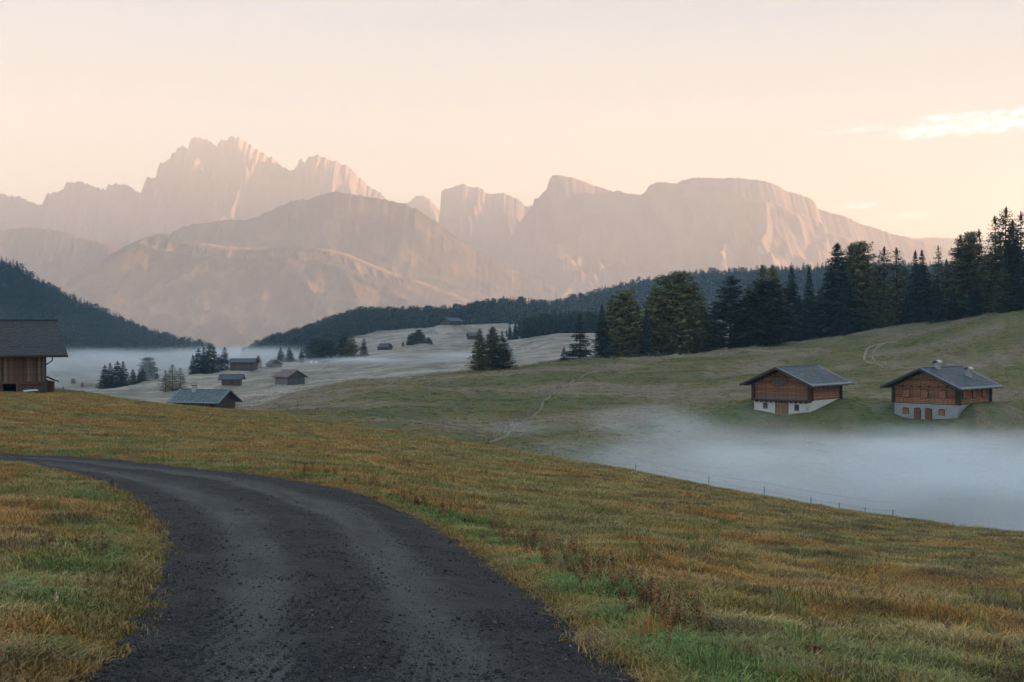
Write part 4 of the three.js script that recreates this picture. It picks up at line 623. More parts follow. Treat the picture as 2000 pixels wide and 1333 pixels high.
function hutPad(o) { const p = place(o.px, o.d), turn = p.phi - o.alpha * Math.PI / 180 + (o.along ? Math.PI / 2 : 0); setPad(p.x, p.z, turn, o.W, o.L, EYE + (HOR - o.row) / F * o.d, () => -0.05, 0.4, Math.max(4, o.d / 60)); HUTS.push(o); }
const greenTones = [[0.06, 0.085, 0.085], [0.085, 0.115, 0.11], [0.05, 0.07, 0.075], [0.1, 0.13, 0.125]], darkTones = [[0.045, 0.055, 0.065], [0.06, 0.07, 0.08], [0.035, 0.042, 0.05]], rustTones = [[0.15, 0.085, 0.075], [0.12, 0.07, 0.065], [0.17, 0.105, 0.09]], greyTones = [[0.12, 0.13, 0.14], [0.16, 0.17, 0.18], [0.09, 0.1, 0.11]];
hutPad({ name: 'chalet', label: 'long chalet with mossy green shingle roof and chimney below the near rise', px: 441, d: 236, row: 800.5, W: 6.6, L: 9.4, wallH: 1.5, ridge: 3.75, eave: 1.4, ovS: 0.95, ovF: 1.0, alpha: -58, wallMats: [darkPlank, redPlank, plankMats[2]], tones: greenTones, border: true, chimney: [-0.7, -6.6], seed: 3, windows: [[-3.34, 0.9, -2.2, 0.9, 0.8, 1], [-3.34, 0.9, -4.2, 0.9, 0.8, 1], [-3.34, 0.9, -6.2, 0.9, 0.8, 1]], sw: 0.45, sl: 0.4, barge: roofEdge });
hutPad({ name: 'hay_hut', label: 'small dark hay hut with a grey roof, left of the red-roofed hut', px: 470, d: 332, row: 751.5, W: 3.6, L: 4.8, wallH: 1.5, ridge: 2.75, eave: 1.45, ovS: 0.6, ovF: 0.85, alpha: 8, along: true, wallMats: [greyPlank, darkPlank, plankMats[1]], tones: darkTones, seed: 4 });
hutPad({ name: 'hay_hut', label: 'hay hut with a reddish brown roof on the pale frosty meadow', px: 578, d: 302, row: 751, W: 4.9, L: 5.6, wallH: 2.0, ridge: 3.4, eave: 1.75, ovS: 0.55, ovF: 0.75, alpha: -33, wallMats: [greyPlank, wood([0.12, 0.13, 0.14])], wall: { left: [wood([0.2, 0.21, 0.22])] }, tones: rustTones, seed: 5 });
hutPad({ name: 'log_cabin', label: 'wide dark cabin with a reddish right end, below the spruce tip', px: 499, d: 440, row: 722, W: 6.2, L: 8.4, wallH: 2.7, ridge: 3.9, eave: 2.6, ovS: 0.7, ovF: 0.6, alpha: 12, along: true, wallMats: [redPlank, wood([0.12, 0.06, 0.055])], wall: { left: [darkPlank, greyPlank], right: [darkPlank, greyPlank, darkPlank, redPlank] }, tones: darkTones, seed: 6 });
hutPad({ name: 'hay_hut', label: 'low dark hut beside the wide cabin, to its right', px: 539, d: 452, row: 717.5, W: 4.4, L: 4.6, wallH: 1.1, ridge: 2.6, eave: 1.0, ovS: 0.5, ovF: 0.4, alpha: -20, tones: darkTones, seed: 7 });
hutPad({ name: 'white_cabin', label: 'tiny white cabin with one dark window among the dark pines', px: 611, d: 488, row: 712, W: 2.4, L: 2.6, wallH: 1.6, ridge: 1.95, eave: 1.55, ovS: 0.1, ovF: 0.1, alpha: 10, wallMats: [new THREE.MeshStandardMaterial({ color: rgb(0.75, 0.75, 0.75), roughness: 0.7 })], tones: greyTones, windows: [[0.25, 1.0, 0.05, 0.9, 0.7, 0, glassMat]], seed: 8 });
hutPad({ name: 'low_shed', label: 'long low shed with a pale grey roof below the golden larch', px: 682, d: 505, row: 712, W: 4.6, L: 7.2, wallH: 1.0, ridge: 2.5, eave: 0.9, ovS: 0.4, ovF: 0.4, alpha: 5, along: true, tones: greyTones, seed: 9 });
hutPad({ name: 'hay_hut', label: 'grey roofed hut on the slope beside two tiny spruces', px: 761, d: 562, row: 683.5, W: 4.4, L: 4.6, wallH: 1.2, ridge: 2.8, eave: 1.1, ovS: 0.5, ovF: 0.4, alpha: -60, tones: darkTones, seed: 10 });
hutPad({ name: 'chalet', label: 'wide roofed chalet at the foot of the blue treeline', px: 871, d: 700, row: 634, W: 7.5, L: 8, wallH: 2.0, ridge: 4.0, eave: 1.8, ovS: 1.0, ovF: 1.0, alpha: 50, tones: darkTones, seed: 11 });
hutPad({ name: 'hay_hut', label: 'small hut half hidden behind the three trees on the crest', px: 915, d: 590, row: 663, W: 4.2, L: 4.4, wallH: 1.9, ridge: 3.1, eave: 1.7, ovS: 0.5, ovF: 0.4, alpha: 70, tones: darkTones, seed: 12 });
hutPad({ name: 'hay_hut', label: 'rusty roofed hut sunk behind the near rise, right of the barn', px: 160, d: 112, row: 812, W: 3.4, L: 4.0, wallH: 1.1, ridge: 2.18, eave: 1.0, ovS: 0.45, ovF: 0.3, alpha: -52, tones: [[0.1, 0.05, 0.04], [0.085, 0.042, 0.036], [0.12, 0.065, 0.05]], seed: 13, sw: 0.3, sl: 0.3 });

// ---------------------------------------------------------------- the weathered barn at the left edge
const BARN = (() => { const d = 94.5, px = 87, p = place(px, d), turn = 28 * Math.PI / 180; const y = EYE + (HOR - 769) / F * d; setPad(p.x - Math.cos(turn) * 7, p.z + Math.sin(turn) * 7, turn, 15, 9, y, () => 0, 1.5, 7); return { x: p.x, z: p.z, y, turn }; })();
function buildBarn() {
  const t = thing('barn', 'weathered dark plank barn with shingle roof, cut by the left edge', 'barn'); t.position.set(BARN.x, BARN.y, BARN.z); t.rotation.y = BARN.turn;
  const R = rng(61), LEN = 13, DEP = 8.6, wallTop = 2.95;
  mesh('floor', box(LEN, 0.1, DEP, -LEN / 2, -0.02, -DEP / 2), plankMats[0], t);
  for (const q of [0, 1]) mesh('rear_wall', box(q ? 0.06 : LEN, q ? 4.6 : 2.95, q ? DEP : 0.06, q ? -LEN : -LEN / 2, q ? 2.3 : 1.47, q ? -DEP / 2 : -DEP), plankMats[0], t);
  let x = 0.0;
  while (x > -LEN) { const w = 0.13 + 0.1 * R(); mesh('plank', box(w - 0.012, wallTop - 0.95 + 0.06 * R(), 0.04, x - w / 2, 0.95 + (wallTop - 0.95) / 2, 0.02 + 0.015 * R()), plankMats[Math.floor(R() * plankMats.length)], t); x -= w; }
  for (let k = 0; k < 5; k++) { const y = 0.1 + k * 0.19; for (const [a, b] of k < 4 ? [[-2.02, 0], [-LEN, -3.0]] : [[-LEN, 0]]) mesh('board', box(b - a, 0.18, 0.05, (a + b) / 2, y, 0.02), plankMats[k % 3 === 0 ? 2 : 0], t); }
  mesh('opening_frame', box(0.12, 0.86, 0.1, -2.0, 0.42, 0.04), plankMats[1], t); mesh('opening_frame', box(1.1, 0.1, 0.1, -2.5, 0.86, 0.045), plankMats[1], t);
  for (let k = 0; k < 10; k++) { const zz = DEP / 10 * (k + 0.5), hh = 2.92 + (0.85 + Math.min(zz, DEP - zz) - DEP / 20) * 2.75 / (DEP / 2 + 0.85) - 0.16; mesh('plank', box(0.04, hh, DEP / 10 - 0.012, 0.0, hh / 2, -zz), plankMats[k % 5], t); }
  mesh('corner_post', box(0.16, wallTop, 0.16, 0.01, wallTop / 2, 0.0), darkPlank, t);
  // roof: eave in front, ridge along the barn
  const eaveY = 2.92, run = DEP / 2 + 0.85, rise = 2.75, len = Math.hypot(run, rise), a = Math.atan2(rise, run), width = LEN + 1.5;
  for (const s of [1, -1]) {
    const g = new THREE.Group(); g.position.set(-LEN / 2 + 0.75, eaveY, s > 0 ? 0.85 : -DEP - 0.85); g.rotation.order = 'YXZ'; g.rotation.y = s > 0 ? 0 : Math.PI; g.rotation.x = a; g.updateMatrix(); const put = (q) => q.applyMatrix4(g.matrix);
    const roof = mesh('roof', put(box(width, 0.12, len, 0, -0.06, -len / 2)), darkPlank, t);
    const m = mesh('shingles', put(shingleLayer(40 + s, width, len, 0.2, 0.17, 0.02, [[0.03, 0.028, 0.026], [0.038, 0.035, 0.032], [0.025, 0.024, 0.024], [0.033, 0.031, 0.029]])), roofBlue, roof); m.userData.kind = 'stuff';
    for (const q of [1, -1]) mesh('barge_board', put(box(0.05, 0.2, len, q * (width / 2 + 0.028), -0.1, -len / 2)), darkPlank, roof);
  }
  mesh('ridge_cap', box(width, 0.05, 0.3, -LEN / 2 + 0.75, eaveY + rise + 0.02, -DEP / 2), zinc, t);
  const gut = []; for (let k = 0; k <= 8; k++) gut.push([0.08 * Math.cos(Math.PI + k / 8 * Math.PI), 0.08 * Math.sin(Math.PI + k / 8 * Math.PI)]); for (let k = 8; k >= 0; k--) gut.push([0.068 * Math.cos(Math.PI + k / 8 * Math.PI), 0.068 * Math.sin(Math.PI + k / 8 * Math.PI)]);
  const gg = prism(gut, width + 0.1); gg.rotateY(Math.PI / 2); const gutter = mesh('gutter', gg, zinc, t); gutter.position.set(-LEN - 0.05, eaveY - 0.06, 0.94);
  const path = new THREE.CatmullRomCurve3([[0.42, 2.82, 0.94], [0.42, 2.62, 0.94], [0.38, 2.5, 0.86], [0.1, 2.25, 0.3], [-0.02, 2.1, 0.16], [-0.04, 1.9, 0.14], [-0.04, 1.0, 0.14], [-0.04, -0.1, 0.14]].map((p) => new THREE.Vector3(...p)), false, 'catmullrom', 0.3);
  mesh('downpipe', new THREE.TubeGeometry(path, 60, 0.05, 8), zinc, t);
  for (let k = 0; k < 5; k++) mesh('board', box(0.16, 1.15 - 0.1 * k, 0.04, 0.12 + k * 0.17, 0.55 - 0.05 * k, -1.4), plankMats[k % 3], t, 0);
  mesh('lean_to_wall', box(0.86, 0.9, 2.4, 0.45, 0.4, -2.65), darkPlank, t);
  mesh('lean_to_roof', box(1.25, 0.07, 2.9, 0.58, 1.12, -2.5, -0.42), darkPlank, t);
  // boards stacked at the wall, under a pale sheet
  const s = thing('board_stack', 'low stack of dark red boards under a pale sheet by the barn', 'stack'); const off = new THREE.Vector3(-1.15, 0, 0.75).applyAxisAngle(new THREE.Vector3(0, 1, 0), BARN.turn); s.position.set(BARN.x + off.x, BARN.y, BARN.z + off.z); s.rotation.y = BARN.turn + 0.1;
  for (let k = 0; k < 3; k++) for (let q = 0; q < 3; q++) mesh('board', box(1.25 - 0.05 * k, 0.085, 0.19, 0.03 * q, 0.045 + k * 0.09, (q - 1) * 0.2), wood([0.12, 0.04, 0.03]), s);
  const sheet = new THREE.PlaneGeometry(1.1, 0.7, 22, 10); sheet.rotateX(-Math.PI / 2); const sp = sheet.attributes.position; for (let i = 0; i < sp.count; i++) { const X = sp.getX(i), Z = sp.getZ(i), e = Math.max(Math.abs(X) / 0.55, Math.abs(Z) / 0.35); sp.setY(i, 0.3 - 0.07 * smooth(0.8, 1, e) + 0.025 * fbm(X * 6, Z * 6, 3) + 0.05 * smooth(-0.5, 0.4, X)); } sheet.computeVertexNormals();
  mesh('sheet', sheet, new THREE.MeshStandardMaterial({ color: rgb(0.62, 0.64, 0.68), roughness: 0.7, side: THREE.DoubleSide }), s);
}
function buildHouses() {
  logHouse(HOUSES[0], 'log house on a white plastered base, with a hay balcony in its gable');
  logHouse(HOUSES[1], 'log house on a grey stone base, with two chimneys and shutters');
  for (const o of HUTS) hut(o.name, o.label, o);
  buildBarn();
}

// ---------------------------------------------------------------- fences, posts and tracks
function fence(name, label, pts, { spacing, h, r, rails = [], wire = true, mat, lean = 0.08, wireR = 0.012, tops }) {
  const t = thing(name, label, 'fence'), R = rng(pts.length * 31 + Math.round(pts[0][0])), c = new THREE.CatmullRomCurve3(pts.map(([x, z]) => new THREE.Vector3(x, 0, z))), n = tops ? tops.length - 1 : Math.max(2, Math.round(c.getLength() / spacing)), P = [], depth = tops && polyline(pts.map(([x, z]) => [1000 - F * x / z, -z]));
  t.position.set(pts[0][0], land(...pts[0]), pts[0][1]); const o = t.position;
  for (let i = 0; i <= n; i++) {
    const p = tops ? (([x, z]) => new THREE.Vector3(x, 0, z))(atDepth(tops[i][0], depth(tops[i][0]))) : c.getPointAt(i / n), y = land(p.x, p.z), hh = tops ? Math.max(0.6, EYE + (HOR - tops[i][1]) / F * -p.z - y) : h * (0.85 + 0.3 * R()), g = new THREE.CylinderGeometry(r * 0.85, r, hh + 0.5, 7), m = mesh('post', g, mat, t);
    m.position.set(p.x - o.x, y + hh / 2 - 0.25 - o.y, p.z - o.z); m.rotation.set((R() - 0.5) * lean * 2, R() * 3, (R() - 0.5) * lean * 2); P.push(new THREE.Vector3(p.x - o.x, y - o.y, p.z - o.z));
  }
  if (wire) for (let i = 0; i < n; i++) for (const f of [0.85, 0.5]) { const a = P[i].clone().setY(P[i].y + h * f), b = P[i + 1].clone().setY(P[i + 1].y + h * f), mid = a.clone().lerp(b, 0.5); mid.y -= 0.05; mesh('wire', new THREE.TubeGeometry(new THREE.QuadraticBezierCurve3(a, mid, b), 4, wireR, 4), zinc, t); }
  return t;
}
function ribbon(pts, width, lift, name, mat, n = 60) {
  const c = new THREE.CatmullRomCurve3(pts.map(([x, z]) => new THREE.Vector3(x, 0, z)));
  const g = gridGeometry(5, n + 1, (i, j) => { const p = c.getPointAt(j / n), q = c.getTangentAt(j / n), w = width * (0.75 + 0.5 * fbm(j * 0.17, width * 9, 2)), s = (i / 4 - 0.5) * w, x = p.x - q.z * s, z = p.z + q.x * s; return [x, land(x, z) + lift * (1 - Math.abs(i - 2) * 0.55), z]; }, 1 / 3);
  return structure(name, g, mat);
}
function buildDetails() {
  const post = wood([0.16, 0.145, 0.13]), pale = wood([0.34, 0.31, 0.27]);
  fence('pasture_fence', 'thin posts and wire standing just beyond the near grassy crest', [[955, 79], [1080, 75], [1242, 69], [1385, 66], [1493, 63], [1585, 60], [1690, 57], [1800, 53]].map(([px, d]) => atDepth(px, d)), { h: 1.1, r: 0.02, mat: post, lean: 0.05, wireR: 0.003, tops: [[1080, 880], [1242, 906], [1385, 931], [1493, 952], [1585, 972], [1640, 984], [1690, 996], [1745, 1007]] });
  fence('pasture_fence', 'pale post fence climbing the hillside left of the log houses', [[950, 868], [985, 846], [1010, 830], [1040, 806], [1060, 786], [1070, 775], [1100, 754], [1140, 732], [1160, 721], [1190, 713], [1215, 709]].map(([px, py]) => hit(px, py, 100)), { spacing: 4.2, h: 1.05, r: 0.05, mat: pale, wireR: 0.02 });
  fence('pasture_fence', 'low fence in front of the broad larches on the crest', [[1215, 705], [1245, 701.5], [1300, 697], [1345, 694]].map(([px, py]) => hit(px, py + 1.5, 200)), { spacing: 5.5, h: 1.1, r: 0.05, mat: pale, wireR: 0.02 });
  fence('pasture_fence', 'faint wire fence crossing the lower hillside behind the chalet', [[545, 806], [640, 815], [760, 829], [870, 845], [960, 858]].map(([px, py]) => hit(px, py, 100)), { spacing: 9, h: 1.1, r: 0.04, mat: post, wireR: 0.016 });
  fence('terrace_railing', 'dark railing on the terrace right of the green roofed chalet', [[458, 233], [474, 231], [488, 229]].map(([px, d]) => atDepth(px, d)), { spacing: 1.2, h: 1.0, r: 0.05, mat: darkLog, wireR: 0.03 });
  const dirt = new THREE.MeshStandardMaterial({ color: rgb(0.36, 0.3, 0.23), map: grassMap, roughness: 1 });
  const S = (off) => [[1735, 716], [1716, 711], [1700, 706], [1696, 698], [1700, 690], [1708, 682], [1722, 674], [1745, 668]].map(([px, py]) => { const p = hit(px, py, 170); return [p[0] + off, p[1] + off * 0.4]; });
  ribbon(S(-0.75), 0.7, 0.2, 'dirt_track', dirt); ribbon(S(0.75), 0.6, 0.2, 'dirt_track', dirt);
  ribbon([[1716, 713], [1760, 715], [1830, 714], [1900, 716], [1990, 712]].map(([px, py]) => hit(px, py, 170)), 0.5, 0.1, 'dirt_track', dirt);
  ribbon([[1300, 700], [1400, 692], [1500, 688], [1600, 682]].map(([px, py]) => hit(px, py, 170)), 0.8, 0.1, 'dirt_track', new THREE.MeshStandardMaterial({ color: rgb(0.32, 0.27, 0.17), map: grassMap, roughness: 1 }));
  ribbon([[955, 872], [1000, 842], [1030, 822], [1062, 790], [1078, 776], [1110, 754], [1150, 732], [1180, 719]].map(([px, py]) => hit(px, py, 100)), 0.6, 0.2, 'dirt_track', new THREE.MeshStandardMaterial({ color: rgb(0.28, 0.232, 0.14), map: grassMap, roughness: 1 }), 90);
}

// ---------------------------------------------------------------- grass, weeds, stones
const bladeMat = new THREE.MeshStandardMaterial({ vertexColors: true, roughness: 0.85, side: THREE.DoubleSide });
function tuft(seed, n, radius, hMin, hMax, width, bend, lay = 0) {
  const R = rng(seed), T = new Tris();
  for (let i = 0; i < n; i++) {
    const a = R() * 6.28, r = radius * Math.sqrt(R()), x = Math.cos(a) * r, z = Math.sin(a) * r, h = lerp(hMin, hMax, R() * R()), d = R() * 6.28, b = h * bend * (0.3 + R()), w = width * (0.6 + 0.8 * R()), px = -Math.sin(d) * w, pz = Math.cos(d) * w, lx = Math.cos(d) * b + lay * h, lz = Math.sin(d) * b, v = 0.65 + 0.7 * R(), c = [v, v * (0.94 + 0.12 * R()), v * (0.8 + 0.4 * R())];
    const hh = h * (1 - 0.55 * Math.min(1, lay)), m = [x + lx * 0.35, hh * 0.62, z + lz * 0.35], tp = [x + lx, hh * (0.95 + 0.1 * R()), z + lz];
    T.tri([x - px, -0.02, z - pz], [x + px, -0.02, z + pz], [m[0] + px * 0.7, m[1], m[2] + pz * 0.7], c); T.tri([x - px, -0.02, z - pz], [m[0] + px * 0.7, m[1], m[2] + pz * 0.7], [m[0] - px * 0.7, m[1], m[2] - pz * 0.7], c); T.tri([m[0] - px * 0.7, m[1], m[2] - pz * 0.7], [m[0] + px * 0.7, m[1], m[2] + pz * 0.7], tp, c);
  }
  return T.geo();
}
function stalkPlant(seed, n, h, lean) {                // dry dock and grass stalks with seed heads
  const R = rng(seed), T = new Tris();
  for (let i = 0; i < n; i++) {
    const a = R() * 6.28, r = 0.07 * R(), x = Math.cos(a) * r, z = Math.sin(a) * r, hh = h * (0.55 + 0.6 * R()), d = R() * 6.28, b = hh * lean * R(), tx = x + Math.cos(d) * b, tz = z + Math.sin(d) * b, c = [0.9 + 0.3 * R(), 0.8 + 0.3 * R(), 0.8];
    T.tri([x - 0.004, 0, z], [x + 0.004, 0, z], [tx, hh, tz], c); T.tri([x, 0, z - 0.004], [x, 0, z + 0.004], [tx, hh, tz], c);
    for (let k = 0; k < 10; k++) { const u = 0.5 + 0.5 * (k + R()) / 10, ang = R() * 6.28, s = 0.028 * (0.6 + R()) * (1.2 - u * 0.5), q = [lerp(x, tx, u), hh * u, lerp(z, tz, u)], v = 0.6 + 0.7 * R(); T.tri(q, [q[0] + Math.cos(ang) * s, q[1] + s * 0.8, q[2] + Math.sin(ang) * s], [q[0] + Math.cos(ang + 0.9) * s, q[1] + s * 0.2, q[2] + Math.sin(ang + 0.9) * s], [v, v * 0.85, v * 0.75]); }
  }
  return T.geo();
}
function scatter(name, label, geos, items) {           // items: [matrix, colour, geometry number]
  geos.forEach((g, k) => {
    const l = items.filter((i) => i[2] === k); if (!l.length) return;
    const m = new THREE.InstancedMesh(g, bladeMat, l.length), c = new THREE.Color(); l.forEach((it, i) => { m.setMatrixAt(i, it[0]); m.setColorAt(i, c.setRGB(...it[1])); });
    m.name = numbered(name); m.castShadow = m.receiveShadow = true; m.userData = { kind: 'stuff', label, category: name.includes('stone') ? 'gravel' : 'grass' }; scene.add(m);
  });
}
const up = new THREE.Vector3(0, 1, 0);
function put(R, x, z, s, sy = s, sink = 0, tilt = 0.12) { const q = new THREE.Quaternion().setFromEuler(new THREE.Euler((R() - 0.5) * tilt, R() * 6.28, (R() - 0.5) * tilt)); return new THREE.Matrix4().compose(new THREE.Vector3(x, land(x, z) - sink, z), q, new THREE.Vector3(s, sy, s)); }
function buildGrass() {
  const R = rng(2024), turf = [tuft(1, 26, 0.13, 0.03, 0.085, 0.0035, 0.6), tuft(2, 26, 0.14, 0.03, 0.1, 0.0035, 0.8), tuft(3, 24, 0.13, 0.03, 0.1, 0.003, 0.7, 0.5), tuft(4, 22, 0.14, 0.05, 0.15, 0.003, 0.5, 1.1)];
  let items = [];
  const N = 150000;
  for (let i = 0; i < N; i++) {
    const d = 5.5 * Math.pow(98 / 5.5, Math.pow(R(), 0.82)), px = lerp(-140, 2140, R()), [x, z] = atDepth(px, d), r = roadAt(x, z);
    if (r < 0.05 + 0.22 * fbm(x * 1.5, z * 1.5, 2)) { if (!(r > -0.35 && R() < 0.06)) continue; }
    const c = nearColour(x, z), patch = fbm(x * 0.45 + 20, z * 0.7, 3), k = patch > 0.12 ? (R() < 0.55 ? 3 : 2) : R() < 0.5 ? 0 : R() < 0.6 ? 1 : 2, v = 0.8 + 0.6 * R(), s = (0.8 + 0.5 * R()) * lerp(1, 2.3, smooth(12, 70, d)), edge = r < 0.8 ? 0.65 : 1;
    items.push([put(R, x, z, s, s * edge * lerp(0.9, 0.6, smooth(10, 60, d))), [c[0] * v * 1.15, c[1] * v * 1.15, c[2] * v * 1.1], k]);
  }
  scatter('meadow_grass', 'short autumn grass of the pasture in green, straw and rust', turf, items);
  // taller dry weeds along the right side of the road and in patches
  const weeds = [stalkPlant(11, 9, 0.34, 0.35), stalkPlant(12, 12, 0.26, 0.5), stalkPlant(13, 6, 0.45, 0.25)]; items = [];
  for (let i = 0; i < 60000; i++) {
    const d = 6 * Math.pow(60 / 6, R()), px = lerp(-100, 2100, R()), [x, z] = atDepth(px, d), r = roadAt(x, z), u = roadU(x, z);
    const strip = u > 1 && u < 8 ? Math.exp(-(((r - 0.95 - 0.35 * fbm(z * 0.3, 5, 2)) / 0.4) ** 2)) * smooth(7.5, 10, d) * smooth(34, 26, d) : 0, patch = smooth(0.3, 0.5, fbm(x * 0.3 + 60, z * 0.45, 3));
    if (r < 0.3 || R() > strip * 0.13 + patch * 0.05 + 0.002) continue;
    const rust = fbm(x * 0.8, z * 0.8, 2), base = rust > 0.3 ? [0.19, 0.08, 0.035] : rust > -0.2 ? [0.21, 0.14, 0.06] : [0.14, 0.105, 0.045], v = 0.75 + 0.6 * R(), s = (0.35 + 0.4 * R()) * (strip > 0.2 ? 1 : 0.8);
    items.push([put(R, x, z, s, s, 0, 0.3), base.map((q) => q * v), Math.floor(R() * 3)]);
  }
  scatter('dry_weeds', 'brown and rusty dry weed stalks along the road edge', weeds, items);
  // single larger tussocks, and a few small white flower heads
  const bunch = [tuft(31, 60, 0.12, 0.1, 0.24, 0.003, 0.55), tuft(32, 50, 0.16, 0.06, 0.16, 0.004, 0.9)]; items = [];
  for (let i = 0; i < 420; i++) { const d = 7 * Math.pow(50 / 7, R()), px = lerp(-60, 2060, R()), [x, z] = atDepth(px, d); if (roadAt(x, z) < 0.3) continue; const c = [[0.36, 0.2, 0.06], [0.12, 0.17, 0.04], [0.2, 0.15, 0.06], [0.3, 0.24, 0.1]][Math.floor(R() * 4)], v = 0.7 + 0.5 * R(), s = 0.55 + 0.7 * R(); items.push([put(R, x, z, s, s), c.map((q) => q * v), R() < 0.5 ? 0 : 1]); }
  scatter('grass_tussock', 'larger loose tussocks of orange and green grass in the pasture', bunch, items);
  const heads = [stalkPlant(41, 3, 0.16, 0.4)]; items = [];
  for (let i = 0; i < 900; i++) { const d = 6.5 * Math.pow(26 / 6.5, R()), px = lerp(0, 1900, R()), [x, z] = atDepth(px, d), r = roadAt(x, z); if (r < 0.4 || R() > 0.03 + 0.2 * Math.exp(-(((r - 1.3) / 0.6) ** 2))) continue; items.push([put(R, x, z, 0.22 + 0.22 * R(), 0.4 + 0.4 * R()), [0.5, 0.48, 0.38], 0]); }
  scatter('wild_flowers', 'tiny pale flower heads scattered in the grass by the road', heads, items);
  // coarse tussocks on the far slope
  const clump = [tuft(21, 30, 0.32, 0.08, 0.2, 0.02, 0.6), tuft(22, 26, 0.36, 0.06, 0.26, 0.02, 0.8, 0.4)]; items = [];
  for (let i = 0; i < 60000; i++) {
    const d = lerp(105, 305, Math.pow(R(), 0.7)), px = lerp(430, 2120, R()), [x, z] = atDepth(px, d), c = groundColour(x, z);
    if (R() > 0.35 + 0.65 * smooth(-0.1, 0.25, fbm(x * 0.15, z * 0.3, 3))) continue;
    let inside = false; for (const p of pads) { const dx = x - p.x, dz = z - p.z, u = dx * Math.cos(p.turn) - dz * Math.sin(p.turn), v = -(dx * Math.sin(p.turn) + dz * Math.cos(p.turn)); if (Math.abs(u) < p.W / 2 + 0.6 && v > -0.8 && v < p.L + 0.6) inside = true; } if (inside) continue;
    const v = 0.7 + 0.65 * R(), s = 0.7 + 0.7 * R(); items.push([put(R, x, z, s * 1.3, s * 0.8), [c[0] * v, c[1] * v, c[2] * v], R() < 0.5 ? 0 : 1]);
  }
  scatter('slope_grass', 'rough tussock grass covering the slope round the log houses', clump, items);
  // loose gravel on the road
  const stones = [5, 6, 7].map((s) => { const g = new THREE.IcosahedronGeometry(1, 0), p = g.attributes.position, m = new Map(), Q = rng(s); for (let i = 0; i < p.count; i++) { const k = [p.getX(i), p.getY(i), p.getZ(i)].map((v) => v.toFixed(3)).join(); if (!m.has(k)) m.set(k, 0.65 + 0.6 * Q()); const f = m.get(k); p.setXYZ(i, p.getX(i) * f * 1.2, p.getY(i) * f * 0.7, p.getZ(i) * f); } g.computeVertexNormals(); g.setAttribute('color', new THREE.Float32BufferAttribute(new Float32Array(p.count * 3).fill(1), 3)); return g; }); items = [];
  for (let i = 0; i < 230000; i++) {
    const d = 5.8 * Math.pow(34 / 5.8, Math.pow(R(), 1.15)), px = lerp(-120, 1400, R()), [x, z] = atDepth(px, d), r = roadAt(x, z); if (r > 0.2) continue;
    const u = roadU(x, z), track = clamp(Math.exp(-(((u - 0.26) / 0.1) ** 2)) + Math.exp(-(((u - 0.68) / 0.115) ** 2))), n = fbm(x * 0.6, z * 0.6, 3);
    if (R() > clamp(0.9 * (1 - track) * (0.5 + 1.8 * n)) + 0.06 + 0.28 * smooth(10, 6, d)) continue;
    const s = 0.003 + 0.007 * R() * R() + (R() < 0.04 ? 0.014 * R() : 0), v = 0.009 + 0.042 * R() * R() + (R() < 0.03 ? 0.14 * R() : 0), q = new THREE.Quaternion().setFromEuler(new THREE.Euler(R() * 0.6, R() * 6.28, R() * 0.6));
    const rut = Math.exp(-(((u - 0.26) / 0.1) ** 2)) + Math.exp(-(((u - 0.68) / 0.1) ** 2));
    items.push([new THREE.Matrix4().compose(new THREE.Vector3(x, (r < 0 ? roadBase(x, z) - 0.035 * rut + 0.02 * fbm(x * 3, z * 3, 3) * (1 - 0.7 * rut) : land(x, z)) + s * 0.25, z), q, new THREE.Vector3(s, s, s)), [v, v * 1.02, v * 1.03], i % 3]);
  }
  scatter('road_stone', 'dark loose gravel strewn over the road', stones, items);
}

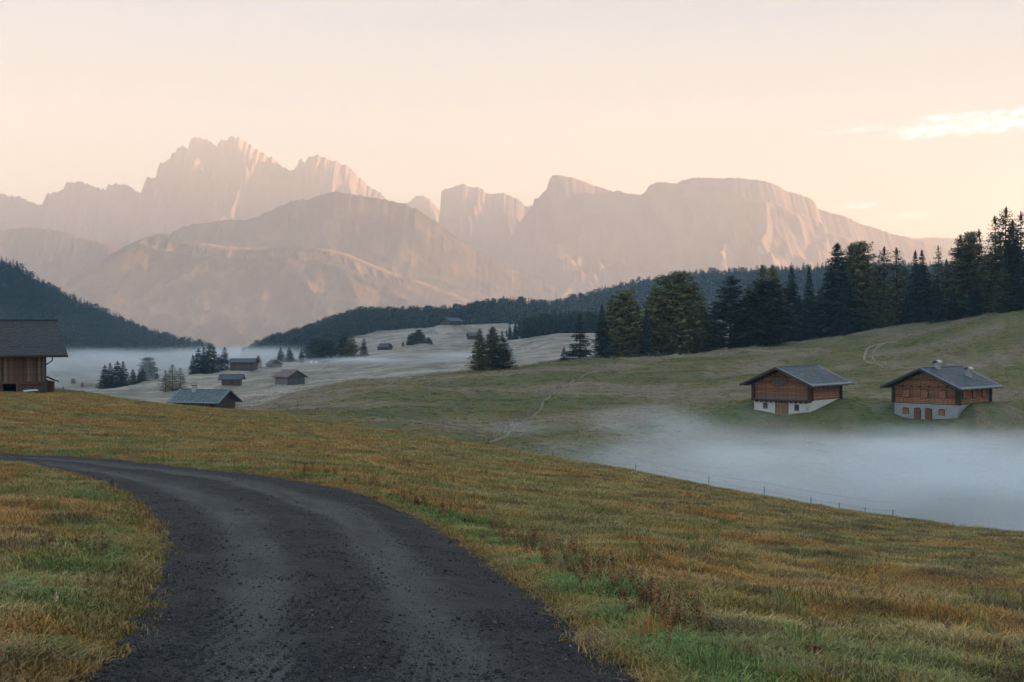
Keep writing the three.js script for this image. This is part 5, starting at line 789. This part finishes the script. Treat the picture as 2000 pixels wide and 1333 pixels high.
// ---------------------------------------------------------------- ground mist: banks of drifting droplets
function buildMist() {
  const R = rng(4242), gauss = () => { let s = 0; for (let i = 0; i < 6; i++) s += R(); return (s - 3) / 1.0; };
  const puff = (N = 34000, spread = 2.9, sizeMin = 0.014, sizeVar = 0.012) => {
    const T = [];
    for (let i = 0; i < N; i++) {
      const c = [gauss() * spread, gauss() * spread, gauss() * spread], s = sizeMin + sizeVar * R(), u = new THREE.Vector3(R() - 0.5, R() - 0.5, R() - 0.5).normalize(), v = new THREE.Vector3(R() - 0.5, R() - 0.5, R() - 0.5).cross(u).normalize();
      for (let k = 0; k < 3; k++) { const a = k * 2.0944; T.push(c[0] + s * 0.577 * (u.x * Math.cos(a) + v.x * Math.sin(a)), c[1] + s * 0.577 * (u.y * Math.cos(a) + v.y * Math.sin(a)), c[2] + s * 0.577 * (u.z * Math.cos(a) + v.z * Math.sin(a))); }
    }
    const g = new THREE.BufferGeometry(); g.setAttribute('position', new THREE.Float32BufferAttribute(T, 3)); g.computeVertexNormals(); return g;
  };
  const dense = [puff(), puff()], mat = new THREE.MeshStandardMaterial({ color: new THREE.Color().setRGB(0.8, 0.81, 0.79), roughness: 1, side: THREE.DoubleSide });
  const bank = (label, count, place, puffs = dense, m0 = mat) => {
    const lists = puffs.map(() => []), q = new THREE.Quaternion(), e = new THREE.Euler();
    for (let i = 0, made = 0; made < count && i < count * 60; i++) {
      const p = place(); if (!p) continue; made++;
      const [x, y, z, sx, sy] = p; e.set(0, R() * 6.28, 0); q.setFromEuler(e);
      lists[i % puffs.length].push(new THREE.Matrix4().compose(new THREE.Vector3(x, y, z), q, new THREE.Vector3(sx, sy, sx)));
    }
    lists.forEach((l, k) => { if (!l.length) return; const m = new THREE.InstancedMesh(puffs[k], m0, l.length); l.forEach((x, i) => m.setMatrixAt(i, x)); m.name = numbered('mist'); m.castShadow = m.receiveShadow = true; m.userData = { kind: 'stuff', label, category: 'mist' }; scene.add(m); });
  };
  // in the dip below the two log houses
  bank('white ground mist lying in the dip below the two log houses', MIST[0], () => {
    const d = lerp(74, 150, R()), px = lerp(930, 2300, R()), [x, z] = atDepth(px, d), g = land(x, z), top = EYE - 10.9 - 1.5 * clamp((px - 1150) / 700) + 1.2 * fbm(x * 0.03, z * 0.05, 3);
    const depth = top - g; if (depth < 0 || R() > smooth(0, 3.6, depth) * (0.15 + 0.85 * smooth(-0.3, 0.3, fbm(x * 0.03 + 4, z * 0.05, 3))) * smooth(900, 1450, px)) return null;
    return [x, g + 0.3 + (depth + 1.8) * Math.pow(R(), 1.5), z, 0.85 + 0.5 * R(), 0.2 + 0.14 * R()];
  });
  // the lake of mist behind the barn
  bank('bluish lake of mist filling the hollow behind the barn', MIST[1], () => {
    const d = lerp(500, 960, Math.pow(R(), 0.8)), px = lerp(-150, 640, R()), [x, z] = atDepth(px, d), g = land(x, z), top = EYE - 10.2 * clamp(d / 700, 0.75, 1.15) + 1.5 * fbm(x * 0.01, z * 0.02, 3);
    const depth = top - g; if (depth < 0 || R() > smooth(0, 6, depth) * smooth(640, 520, px)) return null;
    return [x, g + 0.5 + depth * R() * 0.9, z, 3.3 + 1.8 * R(), 0.6 + 0.25 * R()];
  });
  // thin veils on the frosty meadow
  bank('thin veil of mist along the frosty meadow', MIST[2], () => {
    const d = lerp(360, 560, R()), px = lerp(430, 930, R()), [x, z] = atDepth(px, d), g = land(x, z), row = HOR - (g - EYE) / d * F;
    const want = lerp(716, 702, clamp((px - 560) / 350)) + 5 * fbm(px * 0.01, 2, 2); if (R() > Math.exp(-(((row - want) / 7) ** 2))) return null;
    return [x, g + 0.5 + 0.8 * R(), z, 1.8 + 1.1 * R(), 0.15 + 0.07 * R()];
  });
  // thin morning haze hanging over the hollow and its woods
  bank('thin morning haze over the hollow and its woods', MIST[3], () => {
    const d = lerp(560, 1250, R()), px = lerp(-350, 2250, R()), [x, z] = atDepth(px, d), g = land(x, z);
    return [x, Math.max(g, -12) + 4 + 34 * R() * R(), z, 1, 0.2];
  }, [puff(6000, 66, 0.18, 0.12), puff(6000, 66, 0.18, 0.12)]);
  // haze in the deep valley at the foot of the mountains
  bank('pale haze in the deep valley at the foot of the mountains', MIST[4], () => {
    const d = lerp(2700, 4100, R()), px = lerp(-150, 2100, R()), [x, z] = atDepth(px, d);
    return [x, -10 + 230 * Math.pow(R(), 1.6), z, 1, 0.32];
  }, [puff(5000, 230, 0.65, 0.45)]);
}
const MIST = [740, 520, 130, 210, 500];

buildMountains();
buildGround();
buildRoad();
buildProtos();
buildHouses();
buildDetails();
buildCrestTrees();
buildMidTrees();
buildForests();
buildGrass();
buildMist();
renderer.render(scene, camera);
